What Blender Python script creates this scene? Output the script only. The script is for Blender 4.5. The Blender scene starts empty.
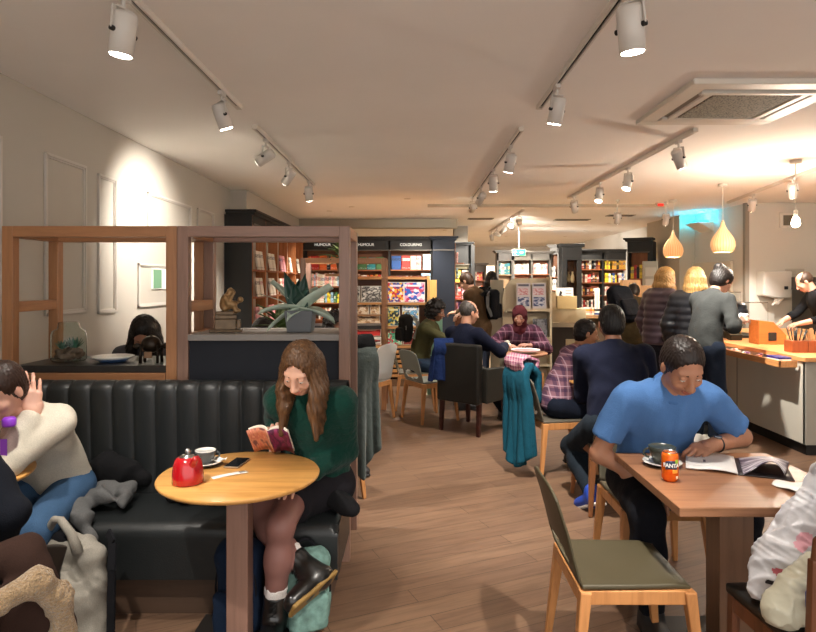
import bpy, bmesh, math, random
import numpy as np
from mathutils import Vector, Matrix, Euler
R = math.radians; PI = math.pi
random.seed(7)
S = bpy.context.scene
C = S.collection
F = 620.0; EYE = 1.55
def P(px, py, Y):
    return Vector(((px-412)/F*Y, Y, EYE-(py-282)/F*Y))
def PX(px, Y): return (px-412)/F*Y
# ------------------------------------------------------------ camera
cd = bpy.data.cameras.new('camera'); cam = bpy.data.objects.new('camera', cd); C.objects.link(cam)
cam.location = (0, 0, EYE); cam.rotation_euler = (R(90), 0, 0)
cd.sensor_width = 36; cd.lens = 36*F/816; cd.shift_x = -4/816; cd.shift_y = -34/816; cd.clip_start = .05; cd.clip_end = 100
S.camera = cam
# ------------------------------------------------------------ materials
def lin(h):
    h = h.lstrip('#'); o = []
    if len(h) == 3: h = ''.join(x+x for x in h)
    for i in (0, 2, 4):
        v = int(h[i:i+2], 16)/255
        o.append(v/12.92 if v <= .04045 else ((v+.055)/1.055)**2.4)
    return (*o, 1)
MATS = {}
def mk(name):
    m = bpy.data.materials.new(name); m.use_nodes = True
    nt = m.node_tree; b = nt.nodes['Principled BSDF']
    return m, nt, b
def N(nt, t, **kw):
    n = nt.nodes.new(t)
    for k, v in kw.items():
        if k in n.inputs: n.inputs[k].default_value = v
        else: setattr(n, k, v)
    return n
def coords(nt, scale=(1,1,1), rot=(0,0,0), kind='Object'):
    tc = nt.nodes.new('ShaderNodeTexCoord'); mp = nt.nodes.new('ShaderNodeMapping')
    mp.inputs['Scale'].default_value = scale; mp.inputs['Rotation'].default_value = rot
    nt.links.new(tc.outputs[kind], mp.inputs[0]); return mp.outputs[0]
def addbump(nt, b, fac, strength, dist=.01):
    bp = nt.nodes.new('ShaderNodeBump'); bp.inputs['Strength'].default_value = strength; bp.inputs['Distance'].default_value = dist
    nt.links.new(fac, bp.inputs['Height']); nt.links.new(bp.outputs[0], b.inputs['Normal'])
def ramp(nt, fac, stops):
    r = nt.nodes.new('ShaderNodeValToRGB'); e = r.color_ramp.elements
    while len(e) < len(stops): e.new(.5)
    for el, (p, c) in zip(e, stops): el.position = p; el.color = lin(c) if isinstance(c, str) else c
    nt.links.new(fac, r.inputs[0]); return r.outputs[0]
def shade(c, f):
    l = lin(c) if isinstance(c, str) else c
    return (min(1,l[0]*f), min(1,l[1]*f), min(1,l[2]*f), 1)
def plain(c, rough=.5, metal=0, var=.0, vs=8, bump=0, bs=60, name='paint', sheen=0, coat=0, spec=.5):
    key = ('plain', c, rough, metal, var, vs, bump, bs, sheen, coat, spec)
    if key in MATS: return MATS[key]
    m, nt, b = mk(name)
    b.inputs['Base Color'].default_value = lin(c); b.inputs['Roughness'].default_value = rough; b.inputs['Metallic'].default_value = metal
    b.inputs['Specular IOR Level'].default_value = spec
    if sheen: b.inputs['Sheen Weight'].default_value = sheen
    if coat: b.inputs['Coat Weight'].default_value = coat; b.inputs['Coat Roughness'].default_value = .15
    if var:
        n = N(nt, 'ShaderNodeTexNoise', Scale=vs, Detail=4); nt.links.new(coords(nt), n.inputs['Vector'])
        nt.links.new(ramp(nt, n.outputs[0], [(.3, shade(c, 1-var)), (.7, shade(c, 1+var))]), b.inputs['Base Color'])
    if bump:
        n = N(nt, 'ShaderNodeTexNoise', Scale=bs, Detail=3); nt.links.new(coords(nt), n.inputs['Vector'])
        addbump(nt, b, n.outputs[0], bump)
    MATS[key] = m; return m
def fabric(c, bump=.35, bs=22, weave=260, rough=.95, var=.12, sheen=0):
    key = ('fab', c, bump, bs, weave, sheen)
    if key in MATS: return MATS[key]
    m, nt, b = mk('fabric'); b.inputs['Roughness'].default_value = rough; b.inputs['Specular IOR Level'].default_value = .2
    b.inputs['Sheen Weight'].default_value = sheen
    v = coords(nt)
    n = N(nt, 'ShaderNodeTexNoise', Scale=bs, Detail=5); nt.links.new(v, n.inputs['Vector'])
    w = N(nt, 'ShaderNodeTexNoise', Scale=weave, Detail=2); nt.links.new(v, w.inputs['Vector'])
    nt.links.new(ramp(nt, w.outputs[0], [(.3, shade(c, 1-var)), (.7, shade(c, 1+var))]), b.inputs['Base Color'])
    a = N(nt, 'ShaderNodeMath', operation='MULTIPLY_ADD'); a.inputs[1].default_value = .25
    nt.links.new(w.outputs[0], a.inputs[0]); nt.links.new(n.outputs[0], a.inputs[2])
    addbump(nt, b, a.outputs[0], bump, .02)
    MATS[key] = m; return m
def plaid(c0, c1, c2, sc=14, rot=0):
    m, nt, b = mk('plaid_cloth'); b.inputs['Roughness'].default_value = .95; b.inputs['Specular IOR Level'].default_value = .2
    v = coords(nt, (sc, sc, sc), (0, 0, rot)); sx = N(nt, 'ShaderNodeSeparateXYZ'); nt.links.new(v, sx.inputs[0])
    def band(o, off, wd):
        a = N(nt, 'ShaderNodeMath', operation='ADD'); a.inputs[1].default_value = off; nt.links.new(o, a.inputs[0])
        f = N(nt, 'ShaderNodeMath', operation='FRACT'); nt.links.new(a.outputs[0], f.inputs[0])
        l = N(nt, 'ShaderNodeMath', operation='LESS_THAN'); l.inputs[1].default_value = wd; nt.links.new(f.outputs[0], l.inputs[0]); return l.outputs[0]
    xy = N(nt, 'ShaderNodeMath', operation='ADD'); nt.links.new(sx.outputs[0], xy.inputs[0]); nt.links.new(sx.outputs[1], xy.inputs[1])
    cur = None
    col = N(nt, 'ShaderNodeRGB'); col.outputs[0].default_value = lin(c0); cur = col.outputs[0]
    for o, off, wd, cc, fac in ((xy.outputs[0], 0, .34, c1, .6), (sx.outputs[2], 0, .34, c1, .6), (xy.outputs[0], .5, .1, c2, .7), (sx.outputs[2], .5, .1, c2, .7)):
        g = band(o, off, wd); mm = N(nt, 'ShaderNodeMath', operation='MULTIPLY'); mm.inputs[1].default_value = fac; nt.links.new(g, mm.inputs[0])
        mx = N(nt, 'ShaderNodeMix', data_type='RGBA'); mx.inputs['B'].default_value = lin(cc) if False else (0,0,0,1)
        mx.inputs[7].default_value = lin(cc); nt.links.new(mm.outputs[0], mx.inputs[0]); nt.links.new(cur, mx.inputs[6]); cur = mx.outputs[2]
    nt.links.new(cur, b.inputs['Base Color'])
    n = N(nt, 'ShaderNodeTexNoise', Scale=20, Detail=4); nt.links.new(coords(nt), n.inputs['Vector']); addbump(nt, b, n.outputs[0], .4, .02)
    return m
def wood(c, c2=None, axis='X', sc=1.0, rough=.4, coat=0, name='wood'):
    key = ('wood', c, c2, axis, sc, rough, coat)
    if key in MATS: return MATS[key]
    m, nt, b = mk(name); b.inputs['Roughness'].default_value = rough
    if coat: b.inputs['Coat Weight'].default_value = coat; b.inputs['Coat Roughness'].default_value = .25
    s = {'X': (1.2, 14, 14), 'Y': (14, 1.2, 14), 'Z': (14, 14, 1.2)}[axis]
    v = coords(nt, tuple(x*sc for x in s))
    n = N(nt, 'ShaderNodeTexNoise', Scale=2.2, Detail=8, Roughness=.6, Distortion=.6); nt.links.new(v, n.inputs['Vector'])
    nt.links.new(ramp(nt, n.outputs[0], [(.3, shade(c2 or c, .78 if not c2 else 1)), (.52, lin(c)), (.75, shade(c, 1.12))]), b.inputs['Base Color'])
    addbump(nt, b, n.outputs[0], .12, .003)
    MATS[key] = m; return m
def emit(c, s, name='glow'):
    key = ('emit', c, s)
    if key in MATS: return MATS[key]
    m, nt, b = mk(name); b.inputs['Base Color'].default_value = lin(c); b.inputs['Emission Color'].default_value = lin(c); b.inputs['Emission Strength'].default_value = s
    MATS[key] = m; return m
def glass(c='#ffffff', rough=.02, ior=1.3):
    key = ('glass', c, rough)
    if key in MATS: return MATS[key]
    m, nt, b = mk('clear_glass'); b.inputs['Base Color'].default_value = lin(c); b.inputs['Roughness'].default_value = rough
    b.inputs['Transmission Weight'].default_value = 1; b.inputs['IOR'].default_value = ior
    MATS[key] = m; return m
# ------------------------------------------------------------ mesh builder
def rotm(rot):
    return Euler(rot).to_matrix() if rot is not None else Matrix.Identity(3)
class MB:
    def __init__(s): s.bm = bmesh.new()
    def _add(s, vs, fs, mi=0, smooth=False):
        vv = [s.bm.verts.new(v) for v in vs]
        for f in fs:
            try: fc = s.bm.faces.new([vv[i] for i in f]); fc.material_index = mi; fc.smooth = smooth
            except ValueError: pass
        return s
    def box(s, c, d, rot=None, mi=0):
        m = rotm(rot); c = Vector(c); h = [x/2 for x in d]
        vs = [c+m@Vector((sx*h[0], sy*h[1], sz*h[2])) for sx in (-1,1) for sy in (-1,1) for sz in (-1,1)]
        return s._add(vs, [(0,1,3,2),(4,6,7,5),(0,4,5,1),(2,3,7,6),(0,2,6,4),(1,5,7,3)], mi)
    def b2(s, lo, hi, mi=0):
        return s.box([(a+b)/2 for a, b in zip(lo, hi)], [abs(b-a) for a, b in zip(lo, hi)], None, mi)
    def bar(s, a, b, w, h, w2=None, h2=None, up=(0,0,1), mi=0):
        a = Vector(a); b = Vector(b); d = (b-a).normalized(); u = Vector(up)
        if abs(d.dot(u)) > .95: u = Vector((0,1,0))
        x = d.cross(u).normalized(); y = x.cross(d); w2 = w2 or w; h2 = h2 or h; vs = []
        for p, ww, hh in ((a, w, h), (b, w2, h2)):
            for sx, sy in ((-1,-1),(1,-1),(1,1),(-1,1)): vs.append(p+x*sx*ww/2+y*sy*hh/2)
        return s._add(vs, [(3,2,1,0),(4,5,6,7),(0,1,5,4),(1,2,6,5),(2,3,7,6),(3,0,4,7)], mi)
    def tube(s, pts, r, seg=12, cap=True, mi=0, close=False):
        pts = [Vector(p) for p in pts]; n = len(pts); rs = r if isinstance(r, (list, tuple)) else [r]*n
        vs = []; px = None
        for i, p in enumerate(pts):
            d = (pts[(i+1) % n]-pts[i-1]) if (close or 0 < i < n-1) else (pts[1]-pts[0] if i == 0 else pts[-1]-pts[-2])
            d.normalize()
            if px is None: u = Vector((0,0,1)) if abs(d.z) < .9 else Vector((1,0,0)); px = d.cross(u).normalized()
            px = (px-d*px.dot(d)).normalized(); y = d.cross(px)
            for k in range(seg): a = 2*PI*k/seg; vs.append(p+(px*math.cos(a)+y*math.sin(a))*rs[i])
        fs = []
        for i in range(n if close else n-1):
            j = (i+1) % n
            for k in range(seg): q = (k+1) % seg; fs.append((i*seg+k, i*seg+q, j*seg+q, j*seg+k))
        if cap and not close: fs.append(tuple(range(seg))[::-1]); fs.append(tuple(range((n-1)*seg, n*seg)))
        return s._add(vs, fs, mi, True)
    def lathe(s, prof, c=(0,0,0), seg=32, mi=0, rot=None, sx=1, sy=1):
        m = rotm(rot); c = Vector(c); vs = []; n = len(prof)
        for r, z in prof:
            for k in range(seg): a = 2*PI*k/seg; vs.append(c+m@Vector((max(r,1e-4)*math.cos(a)*sx, max(r,1e-4)*math.sin(a)*sy, z)))
        fs = []
        for i in range(n-1):
            for k in range(seg): q = (k+1) % seg; fs.append((i*seg+k, i*seg+q, (i+1)*seg+q, (i+1)*seg+k))
        fs.append(tuple(range(seg))[::-1]); fs.append(tuple(range((n-1)*seg, n*seg)))
        return s._add(vs, fs, mi, True)
    def prism(s, poly, origin, ux, uy, depth, mi=0):
        o = Vector(origin); ux = Vector(ux); uy = Vector(uy); nz = ux.cross(uy).normalized()*depth; n = len(poly)
        vs = [o+ux*a+uy*b for a, b in poly]+[o+ux*a+uy*b+nz for a, b in poly]
        fs = [tuple(range(n))[::-1], tuple(range(n, 2*n))]+[(i, (i+1) % n, n+(i+1) % n, n+i) for i in range(n)]
        return s._add(vs, fs, mi)
    def grid(s, fn, nu, nv, mi=0, skip=None, uv=(0,1,0,1)):
        vs = [fn(uv[0]+(uv[1]-uv[0])*i/nu, uv[2]+(uv[3]-uv[2])*j/nv) for i in range(nu+1) for j in range(nv+1)]; fs = []
        for i in range(nu):
            for j in range(nv):
                if skip and skip((i+.5)/nu, (j+.5)/nv): continue
                a = i*(nv+1)+j; fs.append((a, a+nv+1, a+nv+2, a+1))
        return s._add(vs, fs, mi, True)
    def build(s, name, mat, parent=None, bevel=0, sub=0, solid=0, smooth=False, loc=None, off=-1, rz=None):
        bm = s.bm
        for v in [v for v in bm.verts if not v.link_faces]: bm.verts.remove(v)
        bmesh.ops.recalc_face_normals(bm, faces=bm.faces) if not solid else None
        me = bpy.data.meshes.new(name); bm.to_mesh(me); bm.free()
        if smooth:
            for p in me.polygons: p.use_smooth = True
        o = bpy.data.objects.new(name, me); C.objects.link(o)
        for m in (mat if isinstance(mat, (list, tuple)) else [mat]): me.materials.append(m)
        if parent: o.parent = parent
        if loc is not None: o.location = loc
        if rz is not None: o.rotation_euler = (0,0,rz)
        if solid: mod = o.modifiers.new('solid', 'SOLIDIFY'); mod.thickness = solid; mod.offset = off
        if bevel: mod = o.modifiers.new('bevel', 'BEVEL'); mod.width = bevel; mod.segments = 2; mod.limit_method = 'ANGLE'; mod.angle_limit = R(40)
        if sub: mod = o.modifiers.new('sub', 'SUBSURF'); mod.levels = sub; mod.render_levels = sub
        return o
def tag(o, label=None, cat=None, group=None, kind=None):
    for k, v in (('label', label), ('category', cat), ('group', group), ('kind', kind)):
        if v: o[k] = v
    return o
def thing(name, label, cat, loc=(0,0,0), rz=0, group=None):
    o = bpy.data.objects.new(name, None); C.objects.link(o); o.location = loc; o.rotation_euler = (0,0,rz); o.empty_display_size = .1
    return tag(o, label, cat, group)
def struct(name, mb, mat, **k):
    return tag(mb.build(name, mat, **k), kind='structure')
def kids(o): return [c for c in C.objects if c.parent == o]
def dup(o, loc=None, rz=None, label=None, group=None, parent=None):
    c = o.copy(); C.objects.link(c); c.parent = parent
    if loc is not None: c.location = loc
    if rz is not None: c.rotation_euler = (0,0,rz)
    if label: c['label'] = label
    if group: c['group'] = group
    for ch in KID.get(o.name, []) or kids(o): dup(ch, parent=c)
    return c
KID = {}
def text(body, size, mat, parent, loc, rot=(R(90),0,0), name='lettering', depth=.002, warp=None, align='CENTER', bold=0):
    cu = bpy.data.curves.new('t', 'FONT'); cu.body = body; cu.size = size; cu.extrude = depth; cu.align_x = align; cu.align_y = 'CENTER'; cu.offset = bold
    t = bpy.data.objects.new('t', cu); C.objects.link(t); bpy.context.view_layer.update()
    me = bpy.data.meshes.new_from_object(t.evaluated_get(bpy.context.evaluated_depsgraph_get()))
    bpy.data.objects.remove(t)
    if warp:
        for v in me.vertices: v.co = warp(v.co)
    me.materials.clear(); me.materials.append(mat)
    o = bpy.data.objects.new(name, me); C.objects.link(o); o.parent = parent; o.location = loc; o.rotation_euler = rot
    return o
# ------------------------------------------------------------ signed distance surfaces
def smin(a, b, k):
    h = np.clip(.5+.5*(b-a)/k, 0, 1); return b*(1-h)+a*h-k*h*(1-h)
class SDF:
    def __init__(s): s.p = []
    def cap(s, a, b, ra, rb=None, k=.02, clip=None, sub=False, flat=None):
        a = np.array(a, float); b = np.array(b, float); rb = ra if rb is None else rb; rm = max(ra, rb)
        def f(X):
            pa = X-a; ba = b-a; L = ba@ba+1e-12
            h = np.clip((pa@ba)/L, 0, 1); d = np.linalg.norm(pa-h[..., None]*ba, axis=-1)-(ra+(rb-ra)*h)
            if clip is not None: d = np.maximum(d, (X-np.array(clip[0]))@np.array(clip[1]))
            return d
        s.p.append((f, np.minimum(a, b)-rm, np.maximum(a, b)+rm, k, sub)); return s
    def ell(s, c, r, M=None, k=.02, sub=False):
        c = np.array(c, float); r = np.array(r, float); M = np.eye(3) if M is None else np.array(M)
        def f(X):
            q = (X-c)@M; l = np.linalg.norm(q/r, axis=-1); g = np.linalg.norm(q/(r*r), axis=-1)+1e-9
            return l*(l-1)/g
        e = np.abs(M)@r
        s.p.append((f, c-e, c+e, k, sub)); return s
    def box(s, c, h, M=None, rd=.01, k=.01, sub=False):
        c = np.array(c, float); h = np.array(h, float); M = np.eye(3) if M is None else np.array(M)
        def f(X):
            q = np.abs((X-c)@M)-(h-rd)
            return np.linalg.norm(np.maximum(q, 0), axis=-1)+np.minimum(q.max(axis=-1), 0)-rd
        e = np.abs(M)@h
        s.p.append((f, c-e, c+e, k, sub)); return s
    def mesh(s, h, warp=None, clip=None):
        lo = np.min([p[1] for p in s.p if not p[4]], axis=0)-.02-2*h; hi = np.max([p[2] for p in s.p if not p[4]], axis=0)+.02+2*h
        n = np.ceil((hi-lo)/h).astype(int)+1
        ax = [lo[i]+h*np.arange(n[i]) for i in range(3)]
        D = np.full(n, .08)
        for f, a, b, k, sub in s.p:
            m = k+.03+2*h
            i0 = np.clip(np.floor((a-m-lo)/h).astype(int), 0, n); i1 = np.clip(np.ceil((b+m-lo)/h).astype(int)+1, 0, n)
            if np.any(i1 <= i0): continue
            sl = tuple(slice(i0[i], i1[i]) for i in range(3))
            X = np.stack(np.meshgrid(*[ax[i][sl[i]] for i in range(3)], indexing='ij'), -1)
            d = f(X)
            D[sl] = -smin(-D[sl], d, k) if sub else smin(D[sl], d, k)
            if sub: pass
        if warp or clip:
            X = np.stack(np.meshgrid(*ax, indexing='ij'), -1)
            if warp:
                near = np.abs(D) < .06; D[near] = D[near]+warp(X[near])
            if clip: D = np.maximum(D, clip(X))
        return surface_nets(D, lo, h)
def surface_nets(D, lo, h):
    n = np.array(D.shape)-1; ins = D < 0
    cnt = np.zeros(n, np.int8)
    for dx in (0,1):
        for dy in (0,1):
            for dz in (0,1): cnt += ins[dx:n[0]+dx, dy:n[1]+dy, dz:n[2]+dz]
    act = (cnt > 0) & (cnt < 8); I = np.argwhere(act)
    idx = -np.ones(n, np.int64); idx[act] = np.arange(len(I))
    acc = np.zeros((len(I), 3)); num = np.zeros(len(I))
    cs = [(a, b, c) for a in (0,1) for b in (0,1) for c in (0,1)]
    for a in cs:
        for ax in range(3):
            if a[ax]: continue
            b = list(a); b[ax] = 1
            da = D[I[:,0]+a[0], I[:,1]+a[1], I[:,2]+a[2]]; db = D[I[:,0]+b[0], I[:,1]+b[1], I[:,2]+b[2]]
            m = (da < 0) != (db < 0); t = np.where(m, da/np.where(m, da-db, 1), 0)
            p = np.array(a, float)[None]+t[:, None]*(np.array(b)-np.array(a))[None]
            acc += p*m[:, None]; num += m
    V = lo+h*(I+acc/num[:, None])
    Fs = []
    for ax in range(3):
        u, v = (ax+1) % 3, (ax+2) % 3
        s0 = [slice(None)]*3; s1 = [slice(None)]*3; s0[ax] = slice(0, -1); s1[ax] = slice(1, None)
        A = ins[tuple(s0)]; B = ins[tuple(s1)]; ch = np.argwhere(A != B)
        ch = ch[(ch[:, u] > 0) & (ch[:, v] > 0) & (ch[:, u] < n[u]) & (ch[:, v] < n[v])]
        def cell(du, dv):
            q = ch.copy(); q[:, u] += du; q[:, v] += dv; return idx[q[:,0], q[:,1], q[:,2]]
        q = np.stack([cell(-1,-1), cell(0,-1), cell(0,0), cell(-1,0)], 1)
        fl = ~A[ch[:,0], ch[:,1], ch[:,2]]; q[fl] = q[fl][:, ::-1]
        Fs.append(q)
    Fq = np.concatenate(Fs); Fq = Fq[(Fq >= 0).all(1)]
    return V, Fq
def npmesh(name, parts, mats, parent=None, origin=(0,0,0)):
    V = np.concatenate([p[0] for p in parts]); off = 0; Fq = []; MI = []
    for p in parts:
        Fq.append(p[1]+off); off += len(p[0]); mi = p[2] if len(p) > 2 else 0
        MI.append(np.full(len(p[1]), mi) if np.isscalar(mi) else mi)
    Fq = np.concatenate(Fq); MI = np.concatenate(MI); V = V-np.array(origin)
    me = bpy.data.meshes.new(name); me.vertices.add(len(V)); me.vertices.foreach_set('co', V.ravel())
    me.loops.add(len(Fq)*4); me.loops.foreach_set('vertex_index', Fq.ravel().astype(np.int32))
    me.polygons.add(len(Fq)); me.polygons.foreach_set('loop_start', np.arange(0, len(Fq)*4, 4, dtype=np.int32)); me.polygons.foreach_set('loop_total', np.full(len(Fq), 4, np.int32))
    me.polygons.foreach_set('use_smooth', np.ones(len(Fq), bool)); me.update(calc_edges=True)
    for m in mats: me.materials.append(m)
    me.polygons.foreach_set('material_index', MI.astype(np.int32)); me.validate()
    o = bpy.data.objects.new(name, me); C.objects.link(o); o.parent = parent
    return o
def folds(amp, f=30, seed=0, stretch=(1,1,.5)):
    st = np.array(stretch)
    def w(X):
        q = X*st*f; x, y, z = q[...,0]+seed, q[...,1]+seed*1.7, q[...,2]+seed*.6
        a = np.sin(x+1.7*np.sin(z*.7+y*.4))*np.sin(z*.9+1.3*np.sin(x*.6+y*.5)+y*.3)
        b = np.sin(1.9*x-1.1*z+2*np.sin(.8*y+.5*x))
        c = np.minimum(np.abs(np.sin(.62*x+.35*z+1.3*np.sin(.4*y+.3*z))), np.abs(np.sin(.55*z-.48*x+.5*y+1.1*np.sin(.5*x))))
        return amp*(.5*a+.2*b+1.5*(c-.45))
    return w
# ------------------------------------------------------------ people
SKINS = {}
def skin(c):
    if c in SKINS: return SKINS[c]
    m, nt, b = mk('skin'); b.inputs['Roughness'].default_value = .5; b.inputs['Subsurface Weight'].default_value = .12; b.inputs['Subsurface Radius'].default_value = (.02,.008,.004)
    n = N(nt, 'ShaderNodeTexNoise', Scale=9, Detail=4); nt.links.new(coords(nt), n.inputs['Vector'])
    nt.links.new(ramp(nt, n.outputs[0], [(.3, shade(c, .88)), (.7, shade(c, 1.08))]), b.inputs['Base Color'])
    l, nt2, b2 = mk('lips'); k = lin(c); b2.inputs['Base Color'].default_value = (k[0]*.75, k[1]*.45, k[2]*.45, 1); b2.inputs['Roughness'].default_value = .4
    SKINS[c] = (m, l); return SKINS[c]
def hairmat(c):
    key = ('hair', c)
    if key in MATS: return MATS[key]
    m, nt, b = mk('hair'); b.inputs['Roughness'].default_value = .42; b.inputs['Specular IOR Level'].default_value = .35
    n = N(nt, 'ShaderNodeTexNoise', Scale=1, Detail=5); nt.links.new(coords(nt, (110,110,9)), n.inputs['Vector'])
    nt.links.new(ramp(nt, n.outputs[0], [(.3, shade(c, .5)), (.55, lin(c)), (.8, shade(c, 1.45))]), b.inputs['Base Color'])
    addbump(nt, b, n.outputs[0], .6, .006); MATS[key] = m; return m
def V3(x): return Vector(x)
def ik(A, T, l1, l2, hint):
    A = V3(A); T = V3(T); d = T-A; L = d.length
    if L > (l1+l2)*.995: T = A+d*((l1+l2)*.995/L); d = T-A; L = d.length
    a = (l1*l1-l2*l2+L*L)/(2*L); hh = math.sqrt(max(l1*l1-a*a, 0)); u = d/L
    hv = V3(hint); hv = hv-u*hv.dot(u); hv.normalize()
    return A+u*a+hv*hh, T
def hand_sdf(w, d, nrm, side, curl=.5, s=1.0, spread=.12):
    """w wrist, d pointing direction, nrm back-of-hand normal, side +1: thumb towards d x nrm"""
    S_ = SDF(); d = V3(d).normalized(); nrm = V3(nrm); nrm = (nrm-d*nrm.dot(d)).normalized(); x = d.cross(nrm)*side
    w = V3(w)
    S_.cap(w-d*.05*s, w+d*.012*s, .029*s, .025*s, k=.015)
    fl = [(.046,.029,.021), (.05,.032,.023), (.047,.03,.022), (.037,.022,.019)]
    for i, L in enumerate(fl):
        o = (.031-.0205*i)*s; kn = w+d*(.088-.004*abs(i-1)-(.006 if i == 3 else 0))*s+x*o
        S_.cap(w+d*.012*s+x*o*.55, kn, .0155*s, .0125*s, k=.014)
        a = curl*(.55+.12*i); fd = d+x*(spread*(1.2-i)*.6); fd.normalize(); p = kn; r = .0098*s if i < 3 else .0086*s
        for j, l in enumerate(L):
            a2 = a if j == 0 else a+curl*(.95 if j == 1 else 1.5)
            dd = (fd*math.cos(a2)-nrm*math.sin(a2)).normalized(); q = p+dd*l*s
            S_.cap(p, q, r, r*.9, k=.004 if j else .007); p = q; r *= .9
    b = w+d*.02*s+x*.02*s; t1 = b+(d*.7+x*.62-nrm*.25).normalized()*.042*s
    t2 = t1+(d*.9+x*(.35-.5*curl)-nrm*(.2+.4*curl)).normalized()*.034*s; t3 = t2+(d*.95-x*.45*curl-nrm*.4*curl).normalized()*.026*s
    S_.cap(b, t1, .017*s, .0125*s, k=.014); S_.cap(t1, t2, .0115*s, .0105*s, k=.005); S_.cap(t2, t3, .0105*s, .0088*s, k=.004)
    return S_
def person(label, hip, yaw=0, lean=8, hunch=10, side=0, head=(0,20,0), RH=None, LH=None, RE=None, LE=None, RF=None, LF=None, RK=None, LK=None,
           s=1.0, w=1.0, sk='#c99a80', top=None, bottom=None, shoe='#1a1a1c', sole='#202020', hair=('short', '#2a1c14'), res=1.0, topk='sweater', botk='trousers',
           curl=(.5,.5), hd=None, hn=None, tilt=None, group=None, skirt=None, socks=None, tights=None, collar=None, hoodc=None, top_name=None, fold=.004, shirt_end=None, face=True, beard=None, belly=0):
    fold = max(fold, .0055)
    """hd/hn: (right, left) hand direction and back-of-hand normals"""
    y = R(yaw); fw = V3((math.sin(y), math.cos(y), 0)); rt = V3((math.cos(y), -math.sin(y), 0)); Z = V3((0,0,1))
    P0 = V3(hip)
    def up(a): a = R(a); return (Z*math.cos(a)+fw*math.sin(a)+rt*math.sin(R(side))).normalized()
    u1, u2 = up(lean), up(lean+hunch)
    Wp = P0+u1*.2*s; Ch = Wp+u2*.17*s; Nk = Wp+u2*.31*s
    n2 = rt.cross(u2).normalized()*-1  # forward of chest
    f2 = u2.cross(rt).normalized()
    if f2.dot(fw) < 0: f2 = -f2
    f1 = u1.cross(rt).normalized()
    if f1.dot(fw) < 0: f1 = -f1
    sh = {1: Nk-u2*.05*s+rt*.17*s*w, -1: Nk-u2*.05*s-rt*.17*s*w}
    hj = {1: P0+rt*.09*s*w, -1: P0-rt*.09*s*w}
    # head
    hy, hp, hr = head
    yy = R(yaw+hy); hf0 = V3((math.sin(yy), math.cos(yy), 0)); hrt = V3((math.cos(yy), -math.sin(yy), 0))
    a = R(hp); hf = (hf0*math.cos(a)-Z*math.sin(a)).normalized(); hu = hrt.cross(hf).normalized()
    if hr:
        q = Matrix.Rotation(R(hr), 3, hf); hrt = q@hrt; hu = q@hu
    nd = (u2*.6+hu*.5+hf*.1).normalized() if tilt is None else V3(tilt).normalized()
    HC = Nk+nd*.105*s+hu*.07*s+hf*.02*s
    HM = np.array([[hrt[i], hf[i], hu[i]] for i in range(3)])
    def H(x, y_, z): return np.array(HC)+HM@(np.array((x, y_, z))*s)
    A1, A2, L1, L2 = .285*s, .25*s, .43*s, .42*s
    arms = {}; legs = {}
    for sd, T, E, ci in ((1, RH, RE, 0), (-1, LH, LE, 1)):
        if T is None: T = sh[sd]-Z*.5*s+fw*.05+rt*sd*.08
        E = E if E is not None else (rt*sd*.5-Z-fw*.5)
        el, wr = ik(sh[sd], T, A1, A2, E); arms[sd] = (el, wr)
    for sd, T, K in ((1, RF, RK), (-1, LF, LK)):
        if T is None: T = (hj[sd].x, hj[sd].y, .09)
        if K is None: K = fw+Z*.6
        kn, an = ik(hj[sd], T[:3], L1, L2, K); td = V3(T[3]) if len(T) > 3 else fw; legs[sd] = (kn, an, td.normalized())
    M1 = np.array([[rt[i], f1[i], u1[i]] for i in range(3)]); M2 = np.array([[rt[i], f2[i], u2[i]] for i in range(3)])
    def torso(D, g, low=True):
        if low: D.ell(P0+Z*.0, (.158*s*w+g, .112*s+g, .115*s+g), M1, k=.06)
        D.ell(P0+u1*.1*s+f1*belly*.5, (.142*s*w+g, .102*s+g+belly*.6, .13*s+g), M1, k=.06)
        D.ell(Wp+f1*belly*.5, (.136*s*w+g, .1*s+g+belly*.5, .13*s+g), M1, k=.06)
        D.ell(Ch, (.158*s*w+g, .112*s+g, .16*s+g), M2, k=.06)
        D.cap(sh[1]-rt*.03*s, sh[-1]+rt*.03*s, .058*s+g, k=.05)
        D.cap(Nk-u2*.06*s, Nk-u2*.0*s, .075*s+g, .058*s+g, k=.04)
    def arm(D, sd, g, end=None):
        el, wr = arms[sd]
        D.cap(sh[sd], el, .052*s+g, .041*s+g, k=.04)
        dd = (wr-el).normalized()
        if end is not None and end < 0:
            u_ = (el-sh[sd]); t = sh[sd]+u_*(-end); un = u_.normalized()
            D.p.pop(); D.cap(sh[sd], t+un*.03, .056*s+g, .056*s+g*1.3, k=.04, clip=(t, un)); return
        t = wr if end is None else el+(wr-el)*end
        D.cap(el, t+dd*.03, .042*s+g, (.029*s if end is None else .034*s)+g, k=.02, clip=(t, dd) if g > 0 else None)
    def leg(D, sd, g, end=1.0, k=.03):
        kn, an, td = legs[sd]
        D.cap(hj[sd], kn, .086*s*(.5+.5*w)+g, .057*s+g, k=.05)
        dd = (an-kn).normalized(); t = kn+(an-kn)*end
        D.cap(kn+(hj[sd]-kn).normalized()*.02, kn+dd*.16*s, .055*s+g, .054*s+g, k=k)
        D.cap(kn+dd*.14*s, t+dd*.02, .055*s+g, (.036*s)+g, k=k, clip=(t, dd) if g > 0.002 else None)
    root = thing('person', label, 'person', (P0.x, P0.y, 0), 0, group)
    org = (P0.x, P0.y, 0)
    h = .011*res
    sm, lm = skin(sk)
    # body mesh
    B = SDF(); torso(B, -.008)
    for sd in (1,-1):
        arm(B, sd, 0); leg(B, sd, 0)
        kn, an, td = legs[sd]; B.cap(an, an+td*.1*s+(an-kn).normalized()*.045*s, .032*s, .018*s, k=.02)
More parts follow.
